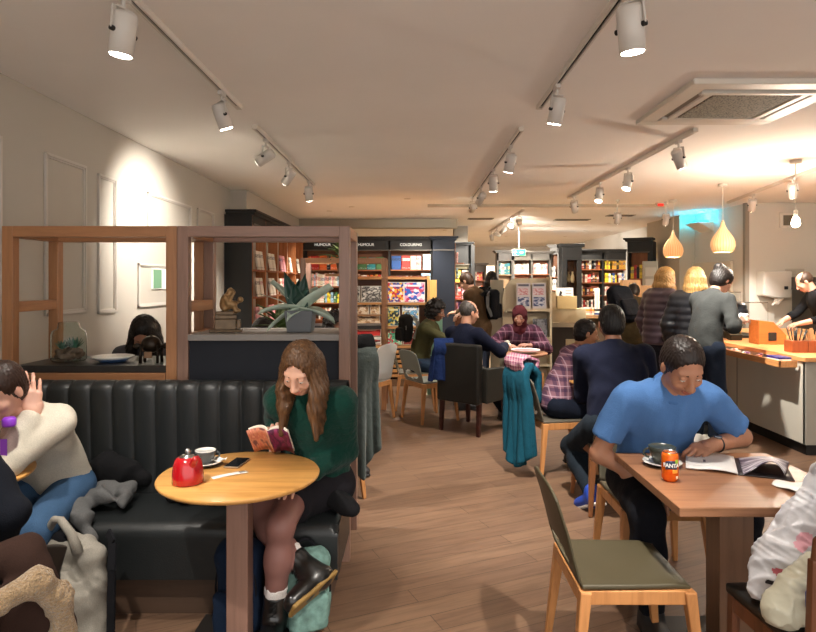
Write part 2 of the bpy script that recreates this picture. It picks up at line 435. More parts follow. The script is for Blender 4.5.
    B.cap(Nk-u2*.05*s, H(0,-.02,-.06), .055*s, .05*s, k=.03)
    parts = [(*B.mesh(h), 0)]
    # head
    D = SDF()
    D.cap(Nk-u2*.04*s, H(0,-.025,-.05), .056*s, .05*s, k=.03)
    D.ell(H(0,-.018,.03), np.array((.076,.094,.088))*s, HM, k=.02)
    D.ell(H(0,.022,-.03), np.array((.06,.066,.075))*s, HM, k=.03)
    D.ell(H(0,.05,-.088), np.array((.028,.026,.022))*s, HM, k=.03)
    D.ell(H(0,.066,.03), np.array((.05,.018,.012))*s, HM, k=.02)
    for sd in (1,-1):
        D.ell(H(sd*.033,.094,.008), np.array((.019,.016,.013))*s, HM, k=.012, sub=True)
        D.ell(H(sd*.0325,.0745,.0125), np.array((.0155,.0135,.0105))*s, HM, k=.004)
        D.ell(H(sd*.0325,.0735,-.004), np.array((.015,.012,.006))*s, HM, k=.004)
        D.ell(H(sd*.04,.06,-.03), np.array((.024,.02,.022))*s, HM, k=.02)
        D.ell(H(sd*.078,-.012,-.008), np.array((.008,.018,.031))*s, HM, k=.006)
        D.ell(H(sd*.0135,.098,-.034), np.array((.009,.011,.008))*s, HM, k=.008)
    D.cap(H(0,.084,.016), H(0,.108,-.03), .009*s, .013*s, k=.014)
    D.ell(H(0,.088,-.06), np.array((.025,.011,.006))*s, HM, k=.006)
    D.ell(H(0,.086,-.069), np.array((.021,.011,.007))*s, HM, k=.006)
    D.ell(H(0,.099,-.0645), np.array((.022,.006,.002))*s, HM, k=.003, sub=True)
    hv, hfaces = D.mesh(.0052*max(1, res*.9))
    cen = hv[hfaces].mean(1); q = (cen-np.array(HC))@HM/s
    lipm = ((q[:,0]/.025)**2+((q[:,2]+.0645)/.0125)**2 < 1) & (q[:,1] > .078)
    parts.append((hv, hfaces, lipm.astype(int)))
    for sd, ci in ((1, 0), (-1, 1)):
        el, wr = arms[sd]; dd = (wr-el).normalized()
        d_ = V3(hd[ci]) if hd and hd[ci] is not None else dd
        n_ = V3(hn[ci]) if hn and hn[ci] is not None else Z+rt*sd*.3
        x_ = d_.normalized().cross(n_).normalized(); sgn = 1 if x_.dot(-rt*sd+Z*.3) > 0 else -1
        Hs = hand_sdf(wr, d_, n_, sgn, curl[ci], s)
        Hs.cap(el+(wr-el)*.5, wr, .0365*s, .029*s, k=.01)
        parts.append((*Hs.mesh(.0036*max(1, res)), 0))
    body = npmesh('body', parts, [sm, lm], root, org)
    # eyes and brows
    if face:
        for sd in (1,-1):
            e = MB(); e.lathe([(math.sin(t)*.0112*s, -math.cos(t)*.0112*s) for t in np.linspace(0, PI, 9)], (0,0,0), 14)
            eo = e.build('eye', plain('#e8e2da', .2), root, smooth=True); c = H(sd*.0325,.0765,.0055)
            eo.location = tuple(np.array(c)-np.array(org))
            e = MB(); ic = np.array(H(sd*.0325,.0835,.0035))-np.array(org)
            e.lathe([(math.sin(t)*.0052*s, -math.cos(t)*.0052*s) for t in np.linspace(0, PI, 7)], ic, 10); e.build('iris', plain('#22150e', .2), root, smooth=True)
            br = SDF(); br.cap(H(sd*.018,.083,.029), H(sd*.045,.071,.031), .0042*s, .003*s); npmesh('eyebrow', [(*br.mesh(.003), 0)], [plain('#2a1c14', .9)], root, org)
    # garments
    tm = top or fabric('#444')
    if topk:
        G = SDF(); g = {'sweater': .016, 'shirt': .012, 'puffer': .038, 'coat': .026}[topk]
        torso(G, g)
        if topk in ('coat',):
            for sd in (1,-1): G.cap(hj[sd], hj[sd]-Z*.2*s+fw*.0, .1*s+g, k=.05)
        for sd in (1,-1): arm(G, sd, g, shirt_end if shirt_end else .97)
        wf = folds(fold, 30, seed=P0.x*7)
        if topk == 'puffer':
            def wf(X, o=P0.z):
                return -.012*np.abs(np.sin((X[...,2]-o)*PI/.075))+.004
        hem = P0-u1*(.07 if topk != 'coat' else .3)*s
        def clip(X, hp_=np.array(hem), u=np.array(u1), ends=None):
            dd = -(X-hp_)@u-.0
            # only cut the trunk, not sleeves
            ax = np.array(P0); rr = np.linalg.norm(((X-ax)-((X-ax)@u)[...,None]*u), axis=-1)
            return np.where(rr < .26*s*w, dd, -1)
        sleeves_low = any((arms[k][1]-hem).dot(u1) < .02 for k in (1,-1))
        V_, F_ = G.mesh(h, wf, None if (sleeves_low) else clip)
        npmesh(top_name or {'sweater': 'sweater', 'shirt': 'shirt', 'puffer': 'puffer_jacket', 'coat': 'coat'}[topk], [(V_, F_, 0)], [tm], root, org)
    if collar:
        G = SDF();
        for i in range(16):
            t = 2*PI*i/16; t2 = 2*PI*(i+1)/16
            f = lambda t: Nk+u2*(.012-.02*math.cos(t))*s+rt*math.sin(t)*.068*s+f2*math.cos(t)*.07*s
            G.cap(f(t), f(t2), .014*s, k=.005)
        npmesh('collar', [(*G.mesh(.006*res), 0)], [collar], root, org)
    if botk == 'trousers':
        G = SDF(); G.ell(P0, (.163*s*w, .118*s, .12*s), M1, k=.05)
        for sd in (1,-1): leg(G, sd, .015, .97)
        npmesh('trousers', [(*G.mesh(h, folds(.004, 26, 2)), 0)], [bottom or fabric('#1c1f26')], root, org)
    if skirt:
        G = SDF(); G.ell(P0, (.17*s*w, .125*s, .125*s), M1, k=.05)
        for sd in (1,-1):
            kn = legs[sd][0]; G.cap(hj[sd], hj[sd]+(kn-hj[sd])*.55, .104*s, .1*s, k=.08, clip=(hj[sd]+(kn-hj[sd])*.55, (kn-hj[sd]).normalized()))
        npmesh('skirt', [(*G.mesh(h, folds(.004, 26, 2)), 0)], [skirt], root, org)
    if tights:
        G = SDF(); G.ell(P0, (.15*s*w, .1*s, .1*s), M1, k=.05)
        for sd in (1,-1): leg(G, sd, .0025, 1.0)
        npmesh('tights', [(*G.mesh(h*.8), 0)], [tights], root, org)
    for sd in (1,-1):
        kn, an, td = legs[sd]; dn = (an-kn).normalized()
        upv = (-dn).normalized() if abs(dn.dot(td)) < .5 else (rt.cross(td)).normalized()
        upv = (upv-td*upv.dot(td)).normalized(); xx = td.cross(upv)
        M = np.array([[xx[i], td[i], upv[i]] for i in range(3)]); boot = socks is not None; sv = -dn; ff = (td-sv*td.dot(sv)).normalized()
        G = SDF(); base = an-upv*.045*s
        G.box(base+td*.055*s, (.043*s, .13*s, .028*s), M, rd=.026*s, k=.03)
        G.ell(base+td*.1*s+upv*.008*s, (.045*s, .075*s, .036*s), M, k=.03)
        G.cap(an-td*.005, base+td*.075*s+upv*.004, .046*s, .036*s, k=.03)
        if boot: G.cap(an-sv*.02*s, an+sv*.13*s, .05*s, .055*s, k=.03, clip=(an+sv*.11*s, sv))
        G.cap(base-td*.02*s, an+upv*.015*s, .047*s, .046*s, k=.03, clip=(an+upv*.06*s, upv))
        V_, F_ = G.mesh(.0065*res)
        so = npmesh('boot' if boot else 'shoe', [(V_, F_, 0)], [plain(shoe, .3 if boot else .55, coat=.5 if boot else 0)], root, org)
        G = SDF(); G.box(base+td*.052*s-upv*.028*s, (.045*s, .135*s, .01*s), M, rd=.009*s);
        npmesh('sole', [(*G.mesh(.006*res), 0)], [plain(sole, .6)], so, org)
        if boot:
            G = SDF(); G.cap(an+sv*.115*s, an+sv*.15*s, .05*s, .051*s, k=.01, clip=(an+sv*.148*s, sv))
            npmesh('sock', [(*G.mesh(.006, folds(.003, 90, 3, (1,1,1))), 0)], [socks], root, org)
            lm_ = MB()
            for i in range(6):
                c = an+sv*(.1-.022*i)*s+ff*(.054+(.02*max(0, i-3)))*s; t = .016*s
                lm_.tube([c-xx*t, c+td*.004+upv*.004, c+xx*t], .0022, 6)
                lm_.tube([c-xx*t, c-upv*.011+td*.006, c+xx*t-upv*.022*s+td*.004*s], .0016, 6)
            lo_ = lm_.build('bootlace', plain('#0b0b0b', .6), so); lo_.location = (-org[0], -org[1], 0)
    # hair
    st, hc = hair[0], hair[1]
    G = SDF(); infl = {'short': .006, 'long': .012, 'bun': .012, 'curly': .03, 'hijab': .02, 'bald': .006}[st]
    G.ell(H(0,-.022,.034), np.array((.077+infl, .094+infl, .088+infl))*s, HM, k=.02)
    if st != 'bald': G.ell(H(0,-.045,-.02), np.array((.068+infl, .062+infl, .075+infl))*s, HM, k=.03)
    gdn = V3((0,0,-1))
    if st in ('long',):
        Lh = hair[2] if len(hair) > 2 else .3
        for aa in (62, 85, 110, 135, 160, 180, 200, 225, 250, 275, 298):
            t = R(aa); p0 = V3(H(math.sin(t)*.076, math.cos(t)*.088-.02, .0)); out = (p0-HC); out = (out-Z*out.dot(Z)).normalized()
            front = aa < 100 or aa > 260
            p1 = p0+gdn*.1*s+out*.012; p2 = p1+gdn*(Lh*(.55 if front else .5)-.1)+out*(.0 if not front else -.004)+fw*(.0); p3 = p2+gdn*Lh*.42+out*.01-hf0*(.0)
            G.cap(p0, p1, .026*s, .027*s, k=.03); G.cap(p1, p2, .027*s, .026*s, k=.03); G.cap(p2, p3, .026*s, .012*s, k=.03)
    if st == 'bun':
        G.ell(H(0,-.1,.085), np.array((.045,.045,.045))*s, HM, k=.02)
    if st == 'hijab':
        G.cap(H(0,-.01,-.07), Nk+u2*.01, .075*s, .1*s, k=.06); G.cap(Nk+f2*.04-u2*.03, Nk+f2*.07-u2*.12, .08*s, .05*s, k=.06)
    fr = {'short': .0, 'long': -.004, 'bun': .0, 'curly': .0, 'hijab': -.002, 'bald': .0}[st]
    if st == 'hijab': G.ell(H(0,.11,-.012), np.array((.056,.06,.08))*s, HM, k=.01, sub=True)
    elif st == 'bald': G.ell(H(0,.04,.09), np.array((.075,.11,.07))*s, HM, k=.01, sub=True); G.ell(H(0,.1,-.03), np.array((.085,.11,.1))*s, HM, k=.01, sub=True)
    else:
        if st == 'short': G.ell(H(0,.112,-.004), np.array((.088,.1,.092))*s, HM, k=.008, sub=True); G.ell(H(0,.05,-.07), np.array((.1,.085,.058))*s, HM, k=.008, sub=True)
        else: G.ell(H(0,.108,-.008), np.array((.066,.088,.105))*s, HM, k=.012, sub=True); G.cap(H(0,.09,.05), H(0,.075,.085), .02, .008, k=.01, sub=True)
    def gw(X):
        q = (X-np.array(HC))@HM/s; az = np.arctan2(q[...,0], q[...,1]+.02)
        if st == 'curly': return .011*np.sin(q[...,0]*95+2*np.sin(q[...,2]*60))*np.sin(q[...,1]*90)*1.0+.008*np.sin(q[...,2]*110+q[...,0]*40)
        if st == 'hijab': return .003*np.sin(q[...,2]*60+3*np.sin(az*2))
        a_ = .0034 if st in ('long', 'bun') else .0022
        return a_*np.sin(az*34+2*np.sin(q[...,2]*18))+.0012*np.sin(az*71+q[...,2]*40)
    Gm = G.mesh(.006*max(1, res*.9), gw)
    npmesh('headscarf' if st == 'hijab' else 'hair', [(*Gm, 0)], [hairmat(hc) if st != 'hijab' else fabric(hc)], root, org)
    if beard:
        G = SDF(); G.ell(H(0,.03,-.055), np.array((.063,.066,.06))*s, HM, k=.02); G.ell(H(0,.1,-.035), np.array((.035,.06,.05))*s, HM, k=.01, sub=True); G.ell(H(0,.03,.04), np.array((.12,.12,.065))*s, HM, k=.01, sub=True)
        npmesh('beard', [(*G.mesh(.006*max(1,res*.9)), 0)], [hairmat(beard)], root, org)
    root['_j'] = [list(map(float, arms[1][1])), list(map(float, arms[-1][1])), list(map(float, HC))]
    info = dict(root=root, arms=arms, legs=legs, HC=HC, Nk=Nk, sh=sh, u2=u2, f2=f2, rt=rt, org=org, P0=P0)
    del root['_j']
    return info
# ============================================================ setting
WX = -2.46; CZ = 2.8
ceil_m = plain('#f2eee8', .9, var=.02, vs=1.5, name='ceiling_paint')
wall_m = plain('#b9b2a7', .85, var=.02, vs=2, bump=.03, bs=200, name='wall_paint')
wall_w = plain('#cbc6bc', .85, var=.02, vs=2, name='warm_wall_paint')
trim_m = plain('#c6bfb6', .6, name='trim_paint')
def planks(c1, c2, cm, rot, sc=1):
    m, nt, b = mk('floor_planks'); v = coords(nt, (sc, sc, sc), (0, 0, rot))
    br = N(nt, 'ShaderNodeTexBrick', Scale=1.0); br.offset = .37; br.inputs['Brick Width'].default_value = 1.25; br.inputs['Row Height'].default_value = .13
    br.inputs['Mortar Size'].default_value = .0022; br.inputs['Bias'].default_value = 0; br.inputs['Color1'].default_value = lin(c1); br.inputs['Color2'].default_value = lin(c2); br.inputs['Mortar'].default_value = lin(cm)
    nt.links.new(v, br.inputs['Vector'])
    mp = N(nt, 'ShaderNodeMapping'); mp.inputs['Scale'].default_value = (1.3, 17, 1); nt.links.new(v, mp.inputs[0])
    n = N(nt, 'ShaderNodeTexNoise', Scale=2, Detail=8, Roughness=.65, Distortion=.8); nt.links.new(mp.outputs[0], n.inputs['Vector'])
    g = ramp(nt, n.outputs[0], [(.3, (.55,.52,.5,1)), (.55, (1,1,1,1)), (.8, (1.25,1.22,1.2,1))])
    mx = N(nt, 'ShaderNodeMix', data_type='RGBA', blend_type='MULTIPLY'); mx.inputs[0].default_value = .8; nt.links.new(br.outputs[0], mx.inputs[6]); nt.links.new(g, mx.inputs[7])
    nt.links.new(mx.outputs[2], b.inputs['Base Color']); b.inputs['Roughness'].default_value = .42
    addbump(nt, b, n.outputs[0], .1, .003); return m
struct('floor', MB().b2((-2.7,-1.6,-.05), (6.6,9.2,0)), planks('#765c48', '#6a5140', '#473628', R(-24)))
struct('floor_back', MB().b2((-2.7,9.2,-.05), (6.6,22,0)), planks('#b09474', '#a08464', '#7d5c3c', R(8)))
struct('ceiling', MB().b2((-2.7,-1.6,CZ), (6.6,22,CZ+.1)), ceil_m)
struct('wall_left', MB().b2((WX-.1,-1.6,0), (WX,8.4,CZ)), wall_m)
struct('wall_left_back', MB().b2((WX-.1,8.4,0), (WX+.22,22,CZ)), wall_m)
struct('wall_back', MB().b2((-2.7,21.9,0), (6.6,22,CZ)), wall_w)
struct('wall_right', MB().b2((6.5,-1.6,0), (6.6,9.8,CZ)), wall_w)
struct('wall_service', MB().b2((5.3,9.8,0), (6.6,22,CZ)), wall_w)
struct('baseboard_left', MB().b2((WX,-1.6,0), (WX+.015,8.4,.14)), trim_m)
# bulkheads and thin ceiling bands
struct('trim_1', MB().b2((-2.24,12.3,2.63), (.9,12.6,CZ)), plain('#a79d8c', .8))
struct('trim_2', MB().b2((.25,9.95,2.755), (4.1,10.0,CZ)), plain('#b8ac98', .7))
struct('trim_3', MB().b2((.95,13.9,2.4), (1.25,14.4,CZ)), plain('#8f877a', .8))
struct('trim_4', MB().b2((5.0,11.6,0), (5.3,13.2,CZ)), plain('#b5ab9a', .8), bevel=.01)
struct('trim_5', MB().b2((5.26,9.78,0), (5.32,9.86,CZ)), plain('#8a8175', .7))
# wall panel mouldings on the left wall
n_ = 10
def moulding(y0, y1, z0, z1):
    global n_
    m = MB(); w = .035
    for k in (0, 1):
        d = .012 if k else .02; i = .0 if not k else .02; ww = w-.014*k
        x0, x1 = WX, WX+d
        m.b2((x0,y0+i,z0+i), (x1,y0+i+ww*.6,z1-i)).b2((x0,y1-i-ww*.6,z0+i), (x1,y1-i,z1-i)).b2((x0,y0+i,z0+i), (x1,y1-i,z0+i+ww*.6)).b2((x0,y0+i,z1-i-ww*.6), (x1,y1-i,z1-i))
    struct('trim_%d' % n_, m, trim_m, bevel=.003); n_ += 1
moulding(4.14, 4.66, 1.32, 2.42); moulding(4.84, 5.14, 1.30, 2.40); moulding(5.55, 6.7, 1.32, 1.72); moulding(5.75, 6.87, 2.0, 2.39); moulding(7.09, 7.66, 1.3, 2.4)
moulding(2.6, 3.7, 1.32, 2.42)
# small print on the wall
t = thing('framed_print', 'small green and white print on the white wall beyond the shelf divider', 'picture', (WX, 6.05, 1.58))
MB().b2((0,-.2,-.1), (.015,.45,.1)).build('backing', plain('#f2f2ee', .6), t, bevel=.002)
MB().b2((.015,-.19,-.09), (.018,0,.09)).build('green_panel', plain('#6f9a7a', .6), t)
# ------------------------------------------------------------ ceiling cassette
t = thing('ceiling_air_conditioner', 'square ceiling cassette air conditioner with a grey mesh grille', 'air conditioner', (2.23, 4.3, CZ))
white_p = plain('#d9d2c6', .5); dk = plain('#17130f', .7)
m = MB(); m.b2((-.5,-.5,-.035), (.5,-.38,0)).b2((-.5,.38,-.035), (.5,.5,0)).b2((-.5,-.38,-.035), (-.38,.38,0)).b2((.38,-.38,-.035), (.5,.38,0)); m.b2((-.29,-.29,-.03), (.29,.29,-.012))
for a, b_ in (((-.38,-.34,-.045),(.38,-.29,-.01)), ((-.38,.29,-.045),(.38,.34,-.01)), ((-.34,-.29,-.045),(-.29,.29,-.01)), ((.29,-.29,-.045),(.34,.29,-.01))): m.b2(a, b_)
m.build('housing', white_p, t, bevel=.006)
MB().b2((-.38,-.38,-.02), (.38,.38,-.002)).build('air_slot', dk, t)
def grille_mat():
    m, nt, b = mk('grille'); v = coords(nt, (70,70,70)); w = N(nt, 'ShaderNodeTexVoronoi', Scale=1); nt.links.new(v, w.inputs['Vector'])
    nt.links.new(ramp(nt, w.outputs[0], [(.2, '#3a362c'), (.5, '#8d8674')]), b.inputs['Base Color']); b.inputs['Roughness'].default_value = .8; return m
MB().b2((-.27,-.27,-.042), (.27,.27,-.03)).build('mesh_grille', grille_mat(), t, bevel=.003)
for sx, sy, wx, wy in ((-.36,0,.018,.3), (.36,0,.018,.3), (0,-.36,.3,.018), (0,.36,.3,.018)):
    MB().box((sx,sy,-.022), (wx*2 if wx > .1 else .045, wy*2 if wy > .1 else .045, .006), (0 if wx < .1 else .35, .35 if wx < .1 else 0, 0)).build('louvre', plain('#8f8779', .5), t)
# ------------------------------------------------------------ track lighting
tw = plain('#d8d0c6', .45); head_m = plain('#cfc8c0', .4); lens_on = emit('#fff3e2', 28); lens_off = plain('#4a4640', .3)
def track(x0, y0, x1, y1, label):
    t = thing('ceiling_track', label, 'light track', ((x0+x1)/2, (y0+y1)/2, CZ), -math.atan2(x1-x0, y1-y0))
    L = math.hypot(x1-x0, y1-y0)
    m = MB(); m.b2((-.02,-L/2,-.012), (.02,L/2,0)).b2((-.02,-L/2,-.032), (-.009,L/2,-.012)).b2((.009,-L/2,-.032), (.02,L/2,-.012)); m.build('rail', tw, t)
    MB().b2((-.009,-L/2+.03,-.02), (.009,L/2-.03,-.012)).build('conductor_slot', dk, t)
    for sy in (-1, 1): MB().box((0,sy*(L/2+.012),-.016), (.042,.03,.034)).build('end_cap', white_p, t, bevel=.003)
track(-1.22, .6, -1.22, 4.36, 'white ceiling light track nearest the left panelled wall')
track(-1.25, 4.95, -1.25, 7.86, 'short white light track beyond the near left track')
track(.9, .6, .9, 4.36, 'white light track at the top centre of the ceiling')
track(.88, 5.02, .88, 9.1, 'white light track running over the middle aisle')
track(2.3, 5.05, 2.3, 9.08, 'white light track between the air conditioner and the far shop')
track(4.3, 6.2, 4.9, 9.6, 'white light track over the service counter')
track(1.9, 10.6, 1.9, 15.2, 'far light track over the bookcases')
def spotlight(x, y, aim, label, on=True, power=60, size=1.0, group=None, ang=60, far=False, soft=.03, drop=.0):
    t = thing('track_spotlight', label, 'spotlight', (x, y, CZ-.032), 0, group)
    d = (V3(aim)-V3((x, y, CZ-.2))).normalized(); q = d.to_track_quat('-Z', 'Y').to_matrix(); s = size
    MB().box((0,0,-.012), (.03,.09,.026)).tube([(0,0,-.02), (0,0,-.06*s-drop)], .009).build('mount', head_m, t, bevel=.002)
    c = V3((0,0,-.15*s-drop)); e = q.to_euler()
    m = MB(); m.lathe([(.043*s,-.085*s), (.046*s,-.085*s), (.047*s,.06*s), (.04*s,.075*s), (.01*s,.078*s)], c, 24, rot=e)
    m.build('housing', head_m, t)
    k = q@V3((.053*s,0,0)); m = MB(); z1 = V3((0,0,-.06*s-drop))
    for sg in (-1, 1): m.bar(c+k*sg, z1+V3((k.x*sg*.8, k.y*sg*.8, 0)), .006*s, .026*s)
    m.bar(z1-V3((k.x, k.y, 0))*.8, z1+V3((k.x, k.y, 0))*.8, .026*s, .006*s); m.build('yoke', head_m, t)
    if not far:
        for sg in (-1,1): MB().tube([c+k*sg*.85, c+k*sg*1.15], .01*s).build('knob', dk, t)
    MB().lathe([(.001,.0), (.039*s,.0), (.039*s,.004)], c+d*.0885*s, 24, rot=e).build('lens', lens_on if on else lens_off, t)
    if on and power:
        ld = bpy.data.lights.new('spot', 'SPOT'); ld.energy = power; ld.spot_size = R(ang); ld.spot_blend = .85; ld.color = (1, .93, .84); ld.shadow_soft_size = soft
        lo = bpy.data.objects.new('spot', ld); C.objects.link(lo); lo.parent = t; lo.location = c+d*.1*s; lo.rotation_euler = e
PW = 1.2
# near left track
spotlight(-1.22, 2.62, (-1.55,2.75,.4), 'big white spotlight at the top left, nearest on its track', power=42*PW, size=1.1, ang=62)
spotlight(-1.22, 3.98, (-.45,4.6,0), 'white spotlight near the far end of the left track', power=100*PW, ang=62)
spotlight(-1.22, 1.35, (-.85,2.5,.5), 'white spotlight on the left track over the near tables', power=78*PW, ang=62)
spotlight(-1.25, 5.3, (WX,5.7,1.95), 'white spotlight turned to wash the left wall', power=110*PW, ang=84)
spotlight(-1.25, 6.3, (-2.2,6.9,1.5), 'second white spotlight of the short left track, tilted outward', power=160*PW, ang=60)
spotlight(-1.25, 7.5, (-1.15,8.6,0), 'farthest white spotlight of the short left track, shining down', power=70*PW, ang=64)
# right near track
spotlight(.9, 2.55, (1.15,2.75,.5), 'big white spotlight at the top edge, right of the centre track', power=52*PW, size=1.15, ang=62)
spotlight(.9, 1.3, (.3,2.6,0), 'white spotlight on the centre track over the open floor', power=150*PW, ang=44)
spotlight(.9, 3.85, (.5,4.5,0), 'white spotlight at the far end of the centre track, pointing straight down', power=230*PW, ang=66)
spotlight(.88, 5.55, (.4,6.3,0), 'nearest lit spotlight over the middle aisle', power=85*PW, ang=66)
spotlight(.88, 6.7, (1.0,7.4,0), 'second lit spotlight over the middle aisle', power=80*PW, ang=66)
spotlight(.88, 7.9, (.2,9.2,1.2), 'third lit spotlight over the middle aisle', power=90*PW, ang=60)
spotlight(.88, 8.95, (.4,11.8,1.7), 'farthest spotlight over the middle aisle, aimed at the bookcases', power=90*PW, ang=60)
for i, (y, a, on, l) in enumerate(((5.35,(3.6,6.2,.3),1,'nearest, tilted spotlight of the third track beside the air conditioner'), (6.6,(1.6,6.1,.5),1,'second spotlight of the third track, head tilted left'), (7.6,(1.7,7.0,.5),1,'third spotlight of the third track, head tilted left'), (8.8,(2.8,9.6,1.2),0,'farthest spotlight of the third track'))):
    spotlight(2.3, y, a, l, on=True, power=(210 if y < 6 else 70)*PW, ang=62)
for x, y, l, aim in ((3.05,9.2,'lit spotlight hanging under the cross rail','' ), (3.85,9.4,'second lit spotlight under the cross rail, near the pendant lamps','')):
    spotlight(x, y, (x+.2,y+1.2,.5), l, power=60*PW, ang=64, drop=.12)
spotlight(4.45, 7.25, (5.0,8.0,.9), 'grey spotlight over the service counter, left of the bare bulb', power=150*PW, ang=60)
spotlight(4.72, 8.6, (4.9,9.3,1.4), 'grey spotlight behind the bare bulb', power=160*PW, ang=60)
for i, (y, a) in enumerate(((11.0,(2.6,14.8,1.6)), (11.9,(3.6,15.2,1.6)), (12.9,(1.0,14,1.6)), (13.9,(4.4,15.2,1.8)), (14.8,(2.2,15.8,1.6)))):
    spotlight(1.9, y, a, ['near','second','middle','fourth','last'][i]+' spotlight of the far track over the bookcases', power=170*PW, ang=75, far=True)
# recessed downlights
def downlight(x, y, label, power=30, aim=None, group=None, ang=110):
    t = thing('recessed_downlight', label, 'downlight', (x, y, CZ), 0, group)
    MB().lathe([(.03,-.004), (.05,-.006), (.05,0), (.03,0)], seg=20).build('bezel', white_p, t)
    MB().lathe([(.001,-.003), (.032,-.003), (.032,0)], seg=16).build('lamp', emit('#ffe9cc', 40), t)
    if power:
        ld = bpy.data.lights.new('down', 'SPOT'); ld.energy = power; ld.spot_size = R(ang); ld.spot_blend = .6; ld.color = (1,.92,.8); ld.shadow_soft_size = .04
        lo = bpy.data.objects.new('down', ld); C.objects.link(lo); lo.parent = t; lo.location = (0,0,-.02)
downlight(-.07, 9.3, 'bright small downlight over the humour bookcase', 120)
downlight(-1.45, 10.9, 'small downlight above the far left bookcase', 130)
downlight(.1, 12.0-.6, 'recessed downlight just above the colouring bookcase', 130)
downlight(-1.0, 10.3, 'recessed downlight over the display of boxed gifts', 110)
k = 0
for y in (13.2, 15.0, 17.0, 19.0):
    for x in (.8, 2.6, 4.2):
        k += 1; downlight(x, y, 'tiny glowing downlight in the ceiling of the far shop', 140 if k % 2 else 100, group='downlights of the far shop ceiling')
for x, y, nm in ((-1.3,-.6,''), (.4,-.6,''), (2.2,-.6,''), (3.8,2.2,''), (4.6,4.2,''), (3.4,.6,'')):  # unseen fill lamps without fixtures, added out of view to brighten the room
    ld = bpy.data.lights.new('down', 'SPOT'); ld.energy = 60; ld.spot_size = R(110); ld.spot_blend = .6; ld.color = (1,.93,.84); ld.shadow_soft_size = .05
    lo = bpy.data.objects.new('down', ld); C.objects.link(lo); lo.location = (x, y, CZ-.03)
# exit signs
def exitsign(px, py, Y, w, label):
    p = P(px, py, Y); t = thing('exit_sign', label, 'sign', p)
    h = w*.5; g = emit('#0c8458', .45)
    MB().b2((-w/2,0,-h/2), (w/2,.03,h/2)).tube([(0,.015,h/2), (0,.015,CZ-p.z)], .006).build('sign_box', plain('#e8e8e0', .5), t, bevel=.003)
    MB().b2((-w/2+.005,-.003,-h/2+.005), (w/2-.005,0,h/2-.005)).build('green_face', g, t)
    m = MB(); wm = emit('#ffffff', 1.2); y = -.005
    m.prism([(w*.12,-.02*w*4),(w*.28,0),(w*.12,.08*w),(w*.12,.03*w),(-.02*w,.03*w),(-.02*w,-.03*w),(w*.12,-.03*w)], (w*.08,y,0), (1,0,0), (0,0,1), .002)
    m.tube([(-w*.25,y,.1*w), (-w*.25,y,.13*w)], .035*w, 8); m.bar((-w*.25,y,.08*w), (-w*.28,y,-.04*w), .05*w, .002).bar((-w*.28,y,-.04*w), (-w*.2,y,-.16*w), .035*w, .002).bar((-w*.28,y,-.04*w), (-w*.37,y,-.14*w), .035*w, .002).bar((-w*.26,y,.06*w), (-w*.14,y,.0), .03*w, .002).bar((-w*.26,y,.06*w), (-w*.38,y,.02*w), .03*w, .002)
    m.build('running_figure_and_arrow', wm, t)
exitsign(519, 252.5, 14.2, .3, 'green exit sign hanging over the magazine stand')
exitsign(473.5, 267, 19, .42, 'far green exit sign behind the standing man')
t = thing('smoke_sensor', 'small white ceiling sensor with a red light above the third track', 'sensor', (3.88, 9.75, CZ-.045)); MB().lathe([(.05,.045),(.06,.03),(.05,0),(.02,-.01)], seg=20).build('housing', white_p, t); MB().b2((-.04,-.07,-.02), (.05,-.055,.02)).build('red_indicator', emit('#c02010', .8), t)
for x, y, w, l in ((1.35,12.2,.5,'nearest'), (3.2,12.4,.7,'right-hand'), (3.9,11.6,.5,'wide')):
    t = thing('ceiling_vent', l+' dark slot vent in the far ceiling', 'vent', (x, y, CZ)); MB().b2((-w/2,-.12,-.012), (w/2,.12,0)).build('frame', plain('#8f8574', .6), t); MB().b2((-w/2+.03,-.08,-.016), (w/2-.03,.08,-.012)).build('slot', dk, t)
